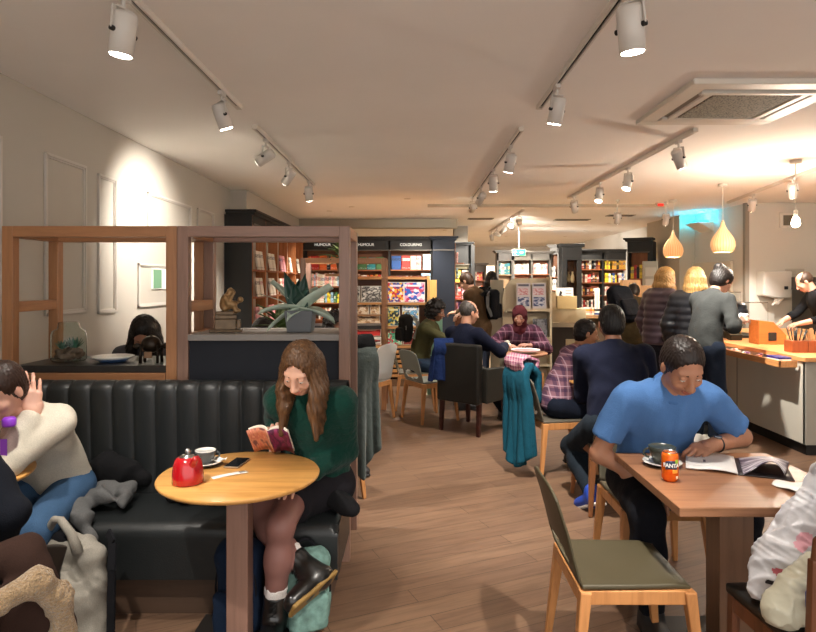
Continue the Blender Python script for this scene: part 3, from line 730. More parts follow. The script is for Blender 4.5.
# pendants
def pendant(x, y, zb, label):
    t = thing('pendant_lamp', label, 'lamp', (x, y, zb))
    pr = [(.105,0),(.128,.03),(.143,.085),(.138,.135),(.115,.19),(.08,.245),(.045,.295),(.024,.34),(.013,.385)]
    MB().lathe(pr, seg=40).bm
    m = MB(); seg = 40; vs = []; fs = []
    for r, z in pr:
        for k in range(seg): a = 2*PI*k/seg; vs.append((r*math.cos(a), r*math.sin(a), z))
    for i in range(len(pr)-1):
        for k in range(seg): q = (k+1) % seg; fs.append((i*seg+k, i*seg+q, (i+1)*seg+q, (i+1)*seg+k))
    m._add(vs, fs, 0, True)
    mm, nt, b = mk('veneer'); v = coords(nt); sx = N(nt, 'ShaderNodeSeparateXYZ'); nt.links.new(v, sx.inputs[0])
    at = N(nt, 'ShaderNodeMath', operation='ARCTAN2'); nt.links.new(sx.outputs[1], at.inputs[0]); nt.links.new(sx.outputs[0], at.inputs[1])
    mu = N(nt, 'ShaderNodeMath', operation='MULTIPLY'); mu.inputs[1].default_value = 26; nt.links.new(at.outputs[0], mu.inputs[0]); si = N(nt, 'ShaderNodeMath', operation='SINE'); nt.links.new(mu.outputs[0], si.inputs[0])
    ad = N(nt, 'ShaderNodeMath', operation='MULTIPLY_ADD'); ad.inputs[1].default_value = .5; ad.inputs[2].default_value = .5; nt.links.new(si.outputs[0], ad.inputs[0])
    nt.links.new(ramp(nt, ad.outputs[0], [(0, '#d9a978'), (1, '#f0cfa0')]), b.inputs['Base Color']); b.inputs['Roughness'].default_value = .5
    b.inputs['Transmission Weight'].default_value = 0; b.inputs['Subsurface Weight'].default_value = 0
    b.inputs['Emission Color'].default_value = lin('#e8a868'); b.inputs['Emission Strength'].default_value = .3
    m.build('shade', mm, t, solid=.004, off=1)
    MB().lathe([(.001,.09),(.03,.1),(.042,.13),(.035,.165),(.015,.2)], seg=16).build('bulb', emit('#ffe2b4', 14), t)
    MB().tube([(0,0,.38), (0,0,CZ-zb-.03)], .004, 6).build('cord', plain('#e0d8cc', .6), t)
    MB().lathe([(.055,CZ-zb-.035),(.055,CZ-zb)], seg=20).build('ceiling_rose', white_p, t)
    MB().lathe([(.016,.375),(.016,.4),(.006,.41)], seg=12).build('cap', plain('#e0c8a0', .5), t)
    ld = bpy.data.lights.new('bulb', 'POINT'); ld.energy = 12; ld.color = (1,.75,.45); ld.shadow_soft_size = .04; lo = bpy.data.objects.new('bulb', ld); C.objects.link(lo); lo.parent = t; lo.location = (0,0,.03)
pendant(3.98, 9.45, 1.93, 'teardrop wooden pendant lamp farther from the camera, above the blond queue')
pendant(3.96, 7.9, 1.93, 'nearer teardrop wooden pendant lamp beside the cyan glow')
t = thing('bare_bulb_pendant', 'bare glowing bulb hanging on a cord over the service counter', 'lamp', (3.93, 6.35, 2.16))
MB().lathe([(.001,-.05),(.03,-.04),(.042,-.01),(.035,.03),(.018,.06)], seg=18).build('bulb', emit('#ffe9c8', 30), t)
MB().lathe([(.02,.055),(.022,.12),(.01,.13)], seg=14).build('socket', white_p, t); MB().tube([(0,0,.12), (0,0,.61)], .004, 6).build('cord', plain('#e0d8cc', .6), t); MB().lathe([(.055,.605),(.055,.64)], seg=20).build('ceiling_rose', white_p, t)
ld = bpy.data.lights.new('bulb', 'POINT'); ld.energy = 70; ld.color = (1,.88,.72); ld.shadow_soft_size = .04; lo = bpy.data.objects.new('bulb', ld); C.objects.link(lo); lo.parent = t; lo.location = (0,0,-.1)
# cyan wall light
t = thing('insect_light', 'white wedge wall light glowing cyan on the cafe wall', 'wall light', (5.3, 11.2, 2.45))
MB().prism([(0,0),(-.28,.16),(0,.16)], (0,-.3,0), (1,0,0), (0,0,1), -.5).build('shade', white_p, t); MB().b2((-.2,-.2,.17), (-.03,.1,.19)).build('tube', emit('#10b0d8', 6), t)
ld = bpy.data.lights.new('cyan', 'POINT'); ld.energy = 8; ld.color = (.02,.7,1); ld.shadow_soft_size = .03; lo = bpy.data.objects.new('cyan', ld); C.objects.link(lo); lo.parent = t; lo.location = (-.12,-.1,.26)
# world
w = bpy.data.worlds.new('world'); S.world = w; w.use_nodes = True; w.node_tree.nodes['Background'].inputs[0].default_value = (1,.97,.93,1); w.node_tree.nodes['Background'].inputs[1].default_value = 1.0
S.view_settings.view_transform = 'Standard'; S.view_settings.look = 'None'; S.view_settings.gamma = 1; S.view_settings.exposure = .95
# ============================================================ materials
oak = wood('#a87650', axis='Z', name='oak'); oakx = wood('#a87650', axis='X', name='oak'); oaky = wood('#a87650', axis='Y')
grey_oak = wood('#8f6f60', axis='Z'); grey_oakx = wood('#8f6f60', axis='X')
beech = wood('#c08550', '#a87040', 'Z', rough=.42); beechx = wood('#d2935a', '#b87c48', 'X', rough=.42); beechy = wood('#d2935a', '#b87c48', 'Y', rough=.42)
top_oak = wood('#dca45c', '#c48a46', 'X', .8, rough=.32, coat=.15); walnut_top = wood('#96694a', '#7c5234', 'X', .8, rough=.45)
leather = plain('#1b1e1f', .4, bump=.12, bs=180, var=.06, name='dark_leatherette'); navy = plain('#121722', .75, var=.05, name='navy_paint')
case_dk = plain('#151412', .6, name='charcoal_paint'); case_blue = plain('#131f30', .65, name='blue_paint'); case_wood = wood('#8f5530', '#744020', 'X', rough=.5); case_woodz = wood('#a8683c', '#8a5228', 'Z', rough=.5)
# ------------------------------------------------------------ shelf dividers
def divider(xa, xb, side, midx, label, m1, m1x, slab=None):
    """open timber frame; front at Y 3.42, depth .5"""
    Y0, Y1, T, w = 3.43, 3.93, 1.86, .06
    t = thing('shelf_divider', label, 'room divider', ((xa+xb)/2, Y0, 0))
    ox = (xa+xb)/2
    for x in (xa, xb-w):
        for y in (Y0, Y1-w):
            MB().b2((x-ox,y-Y0,0), (x+w-ox,y+w-Y0,T)).build('post', m1, t, bevel=.003)
    for y in (Y0, Y1-w): MB().b2((xa+w-ox,y-Y0,T-.06), (xb-w-ox,y+w-Y0,T)).build('top_rail', m1x, t, bevel=.003)
    for x in (xa, xb-w): MB().b2((x-ox,w,T-.06), (x+w-ox,Y1-Y0-w,T)).build('side_rail', oaky, t, bevel=.003)
    for x in side:
        MB().b2((x-ox,.06,1.38), (x+.05-ox,Y1-Y0-w,1.44)).build('side_rail', oaky, t, bevel=.003)
    return t, ox, Y0
t, ox, Y0 = divider(-2.27, -1.302, (-2.265,), None, 'open oak shelf divider behind the couch with the glass terrarium on it', oak, oakx)
MB().b2((-2.21-ox,0.02,1.045), (-1.365-ox,.48,1.085)).build('shelf_slab', plain('#2a2725', .35, var=.1), t, bevel=.003)
MB().b2((-2.21-ox,.0,.985), (-1.365-ox,.05,1.045)).build('shelf_rail', oakx, t, bevel=.003)
MB().b2((-2.21-ox,.02,.02), (-1.365-ox,.045,.985)).build('back_panel', plain('#15171a', .8), t)
t, ox, Y0 = divider(-1.30, -.345, (-1.293,), None, 'open oak shelf divider with the statuette and the grey potted plant on it', grey_oak, grey_oakx)
MB().b2((-1.24-ox,-.005,1.225), (-.405-ox,.49,1.26)).build('shelf_slab', plain('#8d8782', .5, var=.05), t, bevel=.003)
MB().b2((-1.24-ox,.02,.02), (-.405-ox,.045,1.225)).build('navy_panel', navy, t)
MB().b2((-1.293-ox,.06,1.2), (-1.243-ox,.44,1.26)).build('side_rail', oaky, t, bevel=.003)
# second frame further back
t = thing('open_timber_frame', 'open timber frame standing farther back, in front of the boxed gift display', 'room divider', (-.8, 7.5, 0))
for x in (-.55, .43):
    for y in (0, .4): MB().b2((x,y,0), (x+.06,y+.06,1.84)).build('post', oak if x > 0 else grey_oak, t, bevel=.003)
for y in (0, .4): MB().b2((-.49,y,1.78), (.43,y+.06,1.84)).build('top_rail', oakx, t, bevel=.003)
for z in (1.3,): MB().b2((-.55,.06,z), (-.5,.4,z+.06)).build('side_rail', oaky, t, bevel=.003)
MB().b2((-.49,0,.98), (.43,.46,1.02)).build('shelf_slab', plain('#3a3633', .4), t)
# ------------------------------------------------------------ banquette
def banquette():
    t = thing('banquette_sofa', 'long dark leatherette banquette with vertical channel stitching', 'sofa', (-1.37, 3.1, 0))
    X0, X1 = -1.085, 1.03
    cw = .112;
    def prof(v):  # v 0..1 : seat level up front face, over the top, down back
        if v < .62: a = v/.62; return (.03-.03*a+.0, .42+a*.56)
        a = (v-.62)/.38; th = a*PI; return (.075-.075*math.cos(th)*1.0, .98+.045*math.sin(th))
    def bk(u, v):
        x = X0+(X1-X0)*u; y, z = prof(v); ph = ((x-X0) % cw)/cw; b = math.sqrt(max(0, 1-(2*ph-1)**2*.98))
        k = b*.02 if v < .8 else b*.02*(1-(v-.8)/.2)
        return (x, y+.12-k, z+(k*.5 if v > .55 else 0))
    m = MB(); m.grid(bk, 380, 26); m.b2((X0,.22,.3), (X1,.27,.98)); m.build('backrest', leather, t, smooth=False)
    m = MB()
    def seat(u, v):
        x = X0+(X1-X0)*u
        if v < .6: a = v/.6; y = .2-a*.42; z = .44+.018*math.sin(a*PI)
        else:
            a = (v-.6)/.4
            if a < .3: th = a/.3*PI/2; y = -.22-.05*math.sin(th); z = .44-.05+.05*math.cos(th)
            else: y = -.27; z = .39-(a-.3)/.7*.2
        e = min(u, 1-u)*(X1-X0); r = .04
        if e < r: d = r-math.sqrt(max(0, r*r-(r-e)**2)); z -= d*(1 if v < .7 else 0)
        return (x, y, z)
    m.grid(seat, 120, 30); m.b2((X0+.001,-.262,.19), (X1-.001,.2,.385)); m.build('seat_cushion', leather, t, bevel=0)
    MB().b2((X0,-.2,0), (X1-.05,.2,.19)).build('plinth', wood('#4e3a2c', axis='X', rough=.6), t)
    MB().b2((X1-.01,-.2,.19), (X1+.0,.27,.42)).build('end_cap', leather, t)
    return t
banquette()
# ------------------------------------------------------------ tables
def round_table(x, y, r, z, label, topm=top_oak, postw=.09):
    t = thing('round_table', label, 'table', (x, y, 0))
    MB().lathe([(r-.05,z-.036),(r-.012,z-.022),(r-.002,z-.014),(r,z-.006),(r-.004,z)], seg=64).build('tabletop', topm, t)
    pm = wood('#8d6b5c', axis='Z', rough=.35)
    MB().b2((-postw/2,-postw/2,.03), (postw/2,postw/2,z-.036)).build('post', pm, t, bevel=.004)
    MB().b2((-.22,-.22,0), (.22,.22,.025)).build('base_plate', plain('#2a2624', .5), t, bevel=.004)
    MB().b2((-.16,-.03,z-.06), (.16,.03,z-.036)).b2((-.03,-.16,z-.06), (.03,.16,z-.036)).build('bracket', plain('#141414', .5), t)
    return t
round_table(-.73, 2.63, .335, .74, 'round oak table with the red teapot, in front of the woman in green')
round_table(-1.97, 2.6, .34, .74, 'round oak table at the left edge, under the bottle of pink drink')
round_table(1.62, 5.0, .36, .76, 'round oak table between the plaid-shirted child and the man in navy')
round_table(1.24, 7.15, .32, .74, 'round dark table with the white tray, by the woman in a headscarf', walnut_top, .06)
t = thing('square_table', 'square wooden table with the magazine and the orange can', 'table', (1.32, 2.58, 0))
MB().b2((-.36,-.355,.705), (.36,.36,.74)).build('tabletop', walnut_top, t, bevel=.004)
MB().b2((-.07,-.06,.03), (.07,.06,.705)).build('post', wood('#7a5a44', axis='Z', rough=.35), t, bevel=.004)
MB().b2((-.25,-.25,0), (.25,.25,.028)).build('base_plate', plain('#2a2624', .5), t, bevel=.004)
# ------------------------------------------------------------ shell chairs
def shell_chair(name, label, loc, rz, shell, legm, hole=True, seatm=None, group=None, high=.80):
    """local: faces +Y, seat centre at origin"""
    t = thing(name, label, 'chair', (loc[0], loc[1], 0), R(rz), group)
    w, d, sz = .205, .2, .455
    def st(u, v):
        x = (u*2-1)*w*(1-.06*v); y = -d+2*d*v; return (x*(1 if v < .9 else .98), y, sz-.014*math.sin(PI*u)*math.sin(PI*v)-(.012*max(0, v-.85)/.15))
    m = MB(); m.grid(st, 18, 14); m.build('seat', seatm or shell, t, solid=.016, bevel=.004)
    def bk(u, v):
        a = u*2-1; z = sz-.0+(high-sz+.0)*v; wd = w*(1-.02*v)
        top = 1-.0*abs(a)
        zz = z-(.045*abs(a)**3 if v > .5 else 0)*(v-.5)*2
        return (a*wd, -d-.012-.085*v-.02*(1-a*a)*(1 if v > .2 else v*5), zz)
    sk_ = (lambda u, v: ((u-.5)/.33)**2+((v-.2)/.14)**2 < 1.0) if hole else None
    m = MB(); m.grid(bk, 20, 24, skip=sk_); m.build('backrest', shell, t, solid=.013, sub=1)
    m = MB()
    for a, b in (((-w+.01,-d,sz-.045),(w-.01,-d,sz-.045)), ((-w+.01,d-.01,sz-.045),(w-.01,d-.01,sz-.045))): m.bar(a, b, .022, .05)
    for sx in (-1, 1): m.bar((sx*(w-.01),-d,sz-.045), (sx*(w-.01),d-.01,sz-.045), .022, .05)
    m.build('apron', legm, t, bevel=.003)
    for sx in (-1, 1):
        for sy in (-1, 1):
            MB().bar((sx*(w-.012),sy*(d-.012),sz-.022), (sx*(w+.02),sy*(d+.035),.0), .05, .042, .026, .026).build('leg', legm, t, bevel=.006)
    return t
olive = plain('#463f2c', .5, var=.03, bump=.03, bs=150, name='olive_plastic')
shell_chair('cafe_chair', 'empty olive plastic chair with pale wooden legs in the foreground', (.815, 2.44), -90, olive, beech)
shell_chair('cafe_chair', 'olive seated wooden chair under the man in the light blue shirt', (1.24, 3.22), 180, plain('#6b6654', .5), beech)
shell_chair('cafe_chair', 'grey plastic chair with pale legs behind the black armchair', (.2, 7.02), -60, plain('#84887e', .5), beech)
shell_chair('cafe_chair', 'white plastic chair beside the hanging dark coat', (-.52, 7.0), 60, plain('#d8d8d4', .4), beech, hole=False, high=.87)
shell_chair('cafe_chair', 'wooden legged chair under the man in navy seen from behind', (1.4, 4.32), 0, plain('#4a3c30', .5), wood('#8a5630', axis='Z'), high=.7)
shell_chair('cafe_chair', 'chair hung with the teal coat, under the child in plaid', (1.2, 5.1), -80, plain('#5b554a', .5), beech)
shell_chair('cafe_chair', 'chair under the woman in a headscarf', (1.36, 7.75), 190, plain('#6b6654', .5), beech, high=.72)
shell_chair('cafe_chair', 'chair of the seated man in olive behind the black armchair', (.04, 7.65), -90, plain('#6b6654', .5), beech)
shell_chair('cafe_chair', 'chair hung with the long grey coat beyond the end of the couch', (-.66, 4.5), 35, plain('#3c3630', .5), beech, high=1.04)
shell_chair('cafe_chair', 'chair under the dark coated person at the left edge, hung with the shearling coat', (-1.49, 2.02), -300+360, plain('#2a2521', .6), wood('#5a3a24', axis='Z'), high=.72)
for x, y, rz, l in ((-1.6,5.45,-100,'chair of the woman bent over behind the statuette'), (-.78,5.35,150,'chair of the curly haired person behind the potted plant'), (-2.02,4.75,0,'chair of the dark haired person beyond the terrarium shelf'), (-1.02,6.0,180,'chair of the light brown haired person behind the plant')):
    shell_chair('cafe_chair', l, (x, y), rz, plain('#4a463c', .5), beech, high=.72)
# foreground wooden chair with black seat pad
t = thing('wooden_chair', 'brown wooden chair with a black seat pad holding the plastic bag, bottom right corner', 'chair', (1.36, 2.06, 0), R(4))
wc = wood('#6e4128', '#54301c', 'Z', rough=.38)
MB().grid(lambda u, v: ((u*2-1)*.215, -.2+.4*v, .465+.012*math.sin(PI*u)*math.sin(PI*v)), 12, 12).build('seat', plain('#15120f', .42, bump=.05), t, solid=.035, bevel=.01)
def bk(u, v): a = u*2-1; return (a*.215*(1-.0*v), -.235-.03*(1-a*a)-.02*v, .66+.19*v-.06*abs(a)**4*(2*v-1)*.8)
MB().grid(bk, 24, 10).build('backrest', wc, t, solid=.02, sub=1)
for sx in (-1, 1):
    MB().bar((sx*.2,-.21,.0), (sx*.2,-.235,.74), .04, .04, .03, .026).build('leg', wc, t, bevel=.005)
    MB().bar((sx*.2,.19,0), (sx*.19,.18,.43), .026, .026, .036, .036).build('leg', wc, t, bevel=.005)
m = MB()
for sx in (-1, 1): m.bar((sx*.195,-.21,.4), (sx*.195,.18,.4), .02, .055)
m.bar((-.195,-.2,.4), (.195,-.2,.4), .02, .055).bar((-.195,.18,.4), (.195,.18,.4), .02, .055).build('apron', wc, t, bevel=.003)
# black armchair
t = thing('armchair', 'square black upholstered armchair with dark red-brown legs', 'armchair', (.645, 6.54, 0), R(-40))
bl = plain('#171613', .45, bump=.1, bs=160, var=.08); bg = plain('#24231e', .5, bump=.1, bs=160)
MB().box((0,-.25,.62), (.52,.09,.6)).build('backrest', bl, t, bevel=.02)
MB().box((0,.0,.42), (.46,.46,.12)).build('seat', bl, t, bevel=.02)
for sx in (-1, 1): MB().prism([(-.2,.33),(.28,.33),(.26,.66),(-.2,.68)], (sx*.27-.035,0,0), (0,1,0), (0,0,1), .07).build('arm', bg, t, bevel=.012)
for sx in (-1, 1):
    for sy in (-1, 1): MB().bar((sx*.23,sy*.23,.36), (sx*.235,sy*.25,0), .045, .045, .035, .035).build('leg', wood('#3a1610', axis='Z'), t, bevel=.003)
# ------------------------------------------------------------ service counter
t = thing('service_counter', 'pale grey service counter with a wooden top and black kickplate', 'counter', (3.5, 5.52, 0))
panel = plain('#c2bdb0', .5, var=.03, vs=3); panel2 = plain('#9c968a', .55, var=.03)
MB().b2((.0,0,.1), (.03,3.4,.84)).build('side_panel', panel, t, bevel=.002)
MB().b2((.0,-.01,.1), (2.9,.03,.84)).build('front_panel', panel2, t)
MB().b2((.03,.03,.1), (2.9,3.4,.84)).build('carcass', panel2, t)
MB().b2((.03,.03,0), (2.9,3.4,.1)).build('kickplate', plain('#0e0d0c', .5), t)
MB().b2((-.02,-.03,.84), (2.9,3.45,.88)).build('countertop', beechy, t, bevel=.004)
for y in (1.15, 2.3): MB().b2((-.004,y,.1), (.0,y+.006,.84)).build('panel_joint', plain('#5f5a50', .7), t)
t = thing('display_tray', 'wooden overhanging tray of small wrapped treats on the counter side', 'tray', (3.375, 5.6, .78))
MB().b2((-.05,0,0), (.095,2.3,.015)).build('base', beechy, t); m = MB(); m.b2((-.065,-.02,0), (-.05,2.32,.06)).b2((-.065,-.02,0), (.095,0,.06)).b2((-.065,2.3,0), (.095,2.32,.06)); m.build('rim', beechy, t, bevel=.003)
# wrapped treats
pk = ['#e8e0d8','#c23a3a','#e4b8a0','#b04a30','#f2eee8','#8a5a8a']
base = None
for i in range(46):
    x = 3.35+random.random()*.1; y = 6.05+random.random()*1.75; z = .797+random.random()*.03
    if base is None:
        sd = SDF(); sd.ell((0,0,.014), (.024,.018,.014)).cap((-.028,0,.014), (-.02,0,.014), .006, k=.01).cap((.02,0,.014), (.028,0,.014), .006, k=.01); base = npmesh('wrapped_sweet', [(*sd.mesh(.004), 0)], [plain('#fff', .3)])
        o = base
    else: o = base.copy(); C.objects.link(o)
    o.location = (x, y, z-.001); o.rotation_euler = (0, 0, random.random()*6)
    c = pk[i % 6]; o.material_slots[0].link = 'OBJECT'; o.material_slots[0].material = plain(c, .3)
    nm = {'#e8e0d8':'cream','#c23a3a':'red','#e4b8a0':'pink','#b04a30':'rust','#f2eee8':'white','#8a5a8a':'purple'}[c]
    tag(o, nm+' wrapped sweet in the wooden tray on the counter side', 'sweet', nm+' sweets in the counter tray')
def simple(name, label, cat, loc, parts, rz=0, group=None):
    t = thing(name, label, cat, loc, rz, group)
    for nm, mb, mt, kw in parts: mb.build(nm, mt, t, **kw)
    return t
simple('box_of_bars', 'purple and white box standing in the counter tray near its end', 'box', (3.4,5.75,.795), [('carton', MB().b2((-.06,-.1,0),(.06,.1,.05)), plain('#e8e2da', .5), dict(bevel=.002)), ('purple_lid', MB().b2((-.06,-.1,.05),(.06,.1,.068)), plain('#2a2470', .4), dict(bevel=.002))])
simple('wooden_organiser', 'wooden organiser box with a dark slot on the counter', 'box', (3.86,6.75,.88), [('body', MB().prism([(-.14,0),(.16,0),(.16,.1),(.02,.24),(-.14,.26)], (0,.1,0), (1,0,0), (0,0,1), -.2 if False else .2), wood('#b86a30', axis='X'), dict(bevel=.006)), ('slot', MB().b2((-.04,-.105,.04),(.05,-.1,.13)), dk, dict(bevel=.004))])
for i, (px, l) in enumerate(((796,'nearer wooden cutlery holder on the counter'), (812,'right-hand wooden holder stuffed with paper napkins'))):
    p = P(px, 352, 5.95); tt = thing('cutlery_holder', l, 'holder', (p.x, p.y, .88)); MB().b2((-.075,-.07,0),(.075,.07,.11)).build('box', wood('#9c4f28', axis='Z'), tt, bevel=.004)
    for j in range(14):
        a = random.random()*6.28; r_ = .05*random.random(); x, y = r_*math.cos(a), r_*math.sin(a); L = .07+.04*random.random()
        (MB().bar((x,y,.06), (x*2.2,y*2.2,.12+L), .014, .004) if i else MB().tube([(x,y,.06), (x*2.2,y*2.2,.12+L)], .005, 6)).build('napkin' if i else 'spoon', plain('#c9a070', .8) if i else plain('#151515', .35), tt)
simple('payment_machine', 'black card payment device on the counter in front of the queue', 'card reader', (3.72,7.2,.88), [('body', MB().box((0,0,.05),(.14,.2,.08),(.25,0,0)), plain('#15140f', .4), dict(bevel=.01)), ('screen', MB().box((0,.0,.094),(.1,.1,.004),(.25,0,0)), plain('#30343a', .1), {})])
# glass cake display on the counter
t = thing('glass_display_case', 'low glass food display case at the back of the counter', 'display case', (3.75, 7.75, .88))
MB().b2((-.16,-.35,0),(.5,.45,.03)).build('base', plain('#2a2622', .4), t); g_ = glass()
MB().b2((-.16,-.35,.03),(-.15,.45,.42)).build('side_pane', g_, t); MB().b2((-.15,-.35,.03),(.5,-.34,.42)).build('front_pane', g_, t); MB().b2((-.16,-.35,.42),(.5,.45,.428)).build('top_pane', g_, t)
for i in range(7):
    o = MB().lathe([(.03,0),(.045,.012),(.042,.03),(.02,.045)], seg=16).build('bread_roll', plain('#c8963e', .6, var=.1), None, loc=(3.68+.14*(i % 3), 7.55+.16*(i//3), .911))
    tag(o, 'golden bread roll in the glass display case', 'bread', 'bread rolls in the glass display case')
# towel dispenser, notice, coffee machine
simple('towel_dispenser', 'white paper towel dispenser on the cafe wall', 'towel dispenser', (5.66,9.8,1.3), [('cover', MB().prism([(-.22,.04),(.0,0),(.2,0),(.22,.1),(.22,.42),(-.22,.42)], (0,-.22,0), (1,0,0), (0,0,1), -.22 if False else -.22), plain('#cfccc6', .35), dict(bevel=.02)), ('lock', MB().box((.12,-.225,.16),(.06,.01,.05)), plain('#1a1c24', .3), dict(bevel=.01)), ('paper_towel', MB().grid(lambda u,v: (-.03+.12*u+.03*math.sin(v*5), -.14+.03*math.sin(u*9+v*4), .01-.13*v+.03*u), 10, 10), plain('#f4f3f0', .8), dict(solid=.003))])
t = thing('paper_notice', 'sheet of printed text pinned beside the towel dispenser', 'notice', (6.03,9.79,1.56)); MB().b2((-.14,-.006,-.2),(.16,0,.2)).build('sheet', plain('#b4aea2', .7), t)
m = MB()
for i in range(11): m.b2((-.11,-.009,.16-.03*i), (-.11+.1+.13*random.random(),-.006,.166-.03*i))
m.build('printed_lines', plain('#8a857c', .8), t)
simple('electric_box', 'small white framed square box high on the cafe wall behind the bare bulb', 'wall box', (5.9,9.8,2.52), [('frame', MB().b2((-.1,-.05,-.12),(.15,0,.12)), white_p, dict(bevel=.01)), ('panel', MB().b2((-.06,-.055,-.08),(.1,-.05,.08)), plain('#6e6658', .6), {})])
t = thing('coffee_machine', 'black coffee machine behind the counter with a blue and white card on top', 'coffee machine', (5.92,8.9,.88))
MB().b2((-.32,-.25,0),(.55,.25,.56)).build('housing', plain('#1a1916', .35), t, bevel=.015); MB().b2((-.28,-.262,.06),(.5,-.25,.34)).build('front_recess', plain('#0c0b0a', .25), t); MB().b2((-.3,-.35,.02),(.52,-.25,.06)).build('drip_tray', plain('#8f8a80', .3, metal=1), t)
MB().b2((-.3,-.275,.38),(.02,-.25,.55)).build('steel_panel', plain('#b8b2a6', .35), t)
for x in (-.15,.05,.25): MB().tube([(x,-.3,.12),(x,-.3,.3)], .035).build('cup_stack', plain('#6e675c', .5), t)
MB().b2((-.32,.26-.5,.56),(.6,.25,.74)).build('cup_hopper', plain('#2a2a28', .5), t)
t = thing('machine_card', 'small white card with a round blue mark on the coffee machine', 'sign', (5.78,8.6,1.38)); MB().b2((-.1,-.004,-.1),(.1,0,.1)).build('card', plain('#e9ecef', .5), t); MB().lathe([(.001,-.001),(.065,-.001),(.065,.001)], (0,-.006,0), 24, rot=(R(90),0,0)).build('blue_mark', plain('#2f6fb0', .5), t); MB().bar((-.04,-.009,-.03),(.045,-.009,.035),.002,.03).build('white_swirl', plain('#e9ecef', .5), t)
t = thing('queue_screen', 'low glass sneeze screen beside the person in the grey sweater', 'glass screen', (3.66,8.6,.88)); MB().b2((-.1,0,0),(.9,.012,.52)).build('pane', glass(), t); MB().b2((-.1,-.004,.52),(.9,.016,.535)).build('top_edge', plain('#6f6a60', .4), t)
# ------------------------------------------------------------ bookcases
BOOKS = {'n': 0}
def book_mesh():
    m = MB(); m.b2((0,0,0), (.06,1,1)).b2((.94,0,0), (1,1,1)).b2((0,0,0), (1,.05,1)); m.b2((.06,.05,.02), (.94,.97,.98), 1)
    o = m.build('book', [plain('#888', .5), plain('#e8dfcc', .9)]); return o
BK0 = book_mesh(); BK0.data.materials.clear(); BK0.data.materials.append(None); BK0.data.materials.append(plain('#e8dfcc', .9)); BKD = BK0.data
bpy.data.objects.remove(BK0)
def cover_mat(c, kind=0, seed=0):
    key = ('cov', c, kind, seed % 4)
    if key in MATS: return MATS[key]
    m, nt, b = mk('book_cover'); b.inputs['Roughness'].default_value = .38
    l = lin(c); lum = .3*l[0]+.59*l[1]+.11*l[2]; c2 = ['#f4efe2','#1c1c22','#f2c23a','#f4efe2'][seed % 4] if lum < .35 else ['#222430','#b02a2a','#2a4a80','#3a3a3a'][seed % 4]
    v = coords(nt, kind='Generated'); sx = N(nt, 'ShaderNodeSeparateXYZ'); nt.links.new(v, sx.inputs[0])
    if kind == 0: stops = [(0, c), (.12+.05*(seed%3), c2), (.16+.05*(seed%3), c), (.45, c2), (.72, c2 if seed % 2 else c), (.76, c)]
    else: stops = [(0, c), (.1, c2), (.14, c), (.62, c), (.64, c2), (.8, c2), (.82, c)]
    cr = N(nt, 'ShaderNodeValToRGB'); e = cr.color_ramp; e.interpolation = 'CONSTANT'
    while len(e.elements) < len(stops): e.elements.new(.5)
    for el, (p, cc) in zip(e.elements, stops): el.position = p; el.color = lin(cc)
    nt.links.new(sx.outputs[2], cr.inputs[0])
    n = N(nt, 'ShaderNodeTexNoise', Scale=9 if kind else 5); nt.links.new(coords(nt, (1,1,3) if kind else (1,1,30), kind='Generated'), n.inputs['Vector'])
    mx = N(nt, 'ShaderNodeMix', data_type='RGBA'); th = N(nt, 'ShaderNodeMath', operation='GREATER_THAN'); th.inputs[1].default_value = .5; nt.links.new(n.outputs[0], th.inputs[0]); nt.links.new(th.outputs[0], mx.inputs[0])
    nt.links.new(cr.outputs[0], mx.inputs[6]); mx.inputs[7].default_value = lin(c); nt.links.new(mx.outputs[2], b.inputs['Base Color'])
    MATS[key] = m; return m
CN = {'#c8322c':'red','#e8e2d6':'white','#2f8f96':'teal','#d8a03a':'mustard','#2a4f8a':'blue','#e0a0a8':'pink','#4a7a4a':'green','#6a4a7a':'purple','#1e1e24':'black','#e46a2a':'orange','#d8cdb4':'cream','#e8d23a':'yellow','#7a3a2a':'brown','#9cc4e0':'pale blue','#efb0a0':'salmon'}
ALLC = list(CN)
def book(org, M, x, dep, z, th, d, h, c, where, lean=0, face=False):
    """org origin, M 3x3; local x along shelf, y into shelf, z up"""
    o = bpy.data.objects.new('book', BKD); C.objects.link(o)
    o.material_slots[0].link = 'OBJECT'; o.material_slots[0].material = cover_mat(c, 1 if face else 0, random.randrange(8))
    if face: o.scale = (d, th, h)
    else: o.scale = (th, d, h)
    o.location = V3(org)+M@V3((x, dep, z))
    L = Matrix.Rotation(lean, 3, 'X' if face else 'Y'); o.rotation_euler = (M@L).to_euler()
    nm = CN[c]; fo = ' shown face out' if face else ''
    lb = f"{nm} book{fo} {where}"
    tag(o, lb, 'book', lb.replace('book', 'books', 1)); BOOKS['n'] += 1
    return o
def shelf_fill(org, M, x0, x1, z, cols, where, tmin=.022, tmax=.045, hmin=.19, hmax=.25, face=0, gap=.04, dep=.03, d=.16, full=1.0):
    x = x0+.01
    while x < x1-tmax-.01:
        if random.random() > full: x += .1; continue
        c = random.choice(cols)
        if random.random() < face and x+.17 < x1:
            w = random.uniform(.13,.16); book(org, M, x, dep, z, .02, w, random.uniform(hmax*.95, hmax*1.08), c, where, lean=-.12, face=True); x += w+.012
        else:
            th = random.uniform(tmin, tmax); book(org, M, x, dep, z, th, d, random.uniform(hmin, hmax), c, where, lean=.0 if random.random() > .1 else .06); x += th+.0015
            if random.random() < gap: x += .06
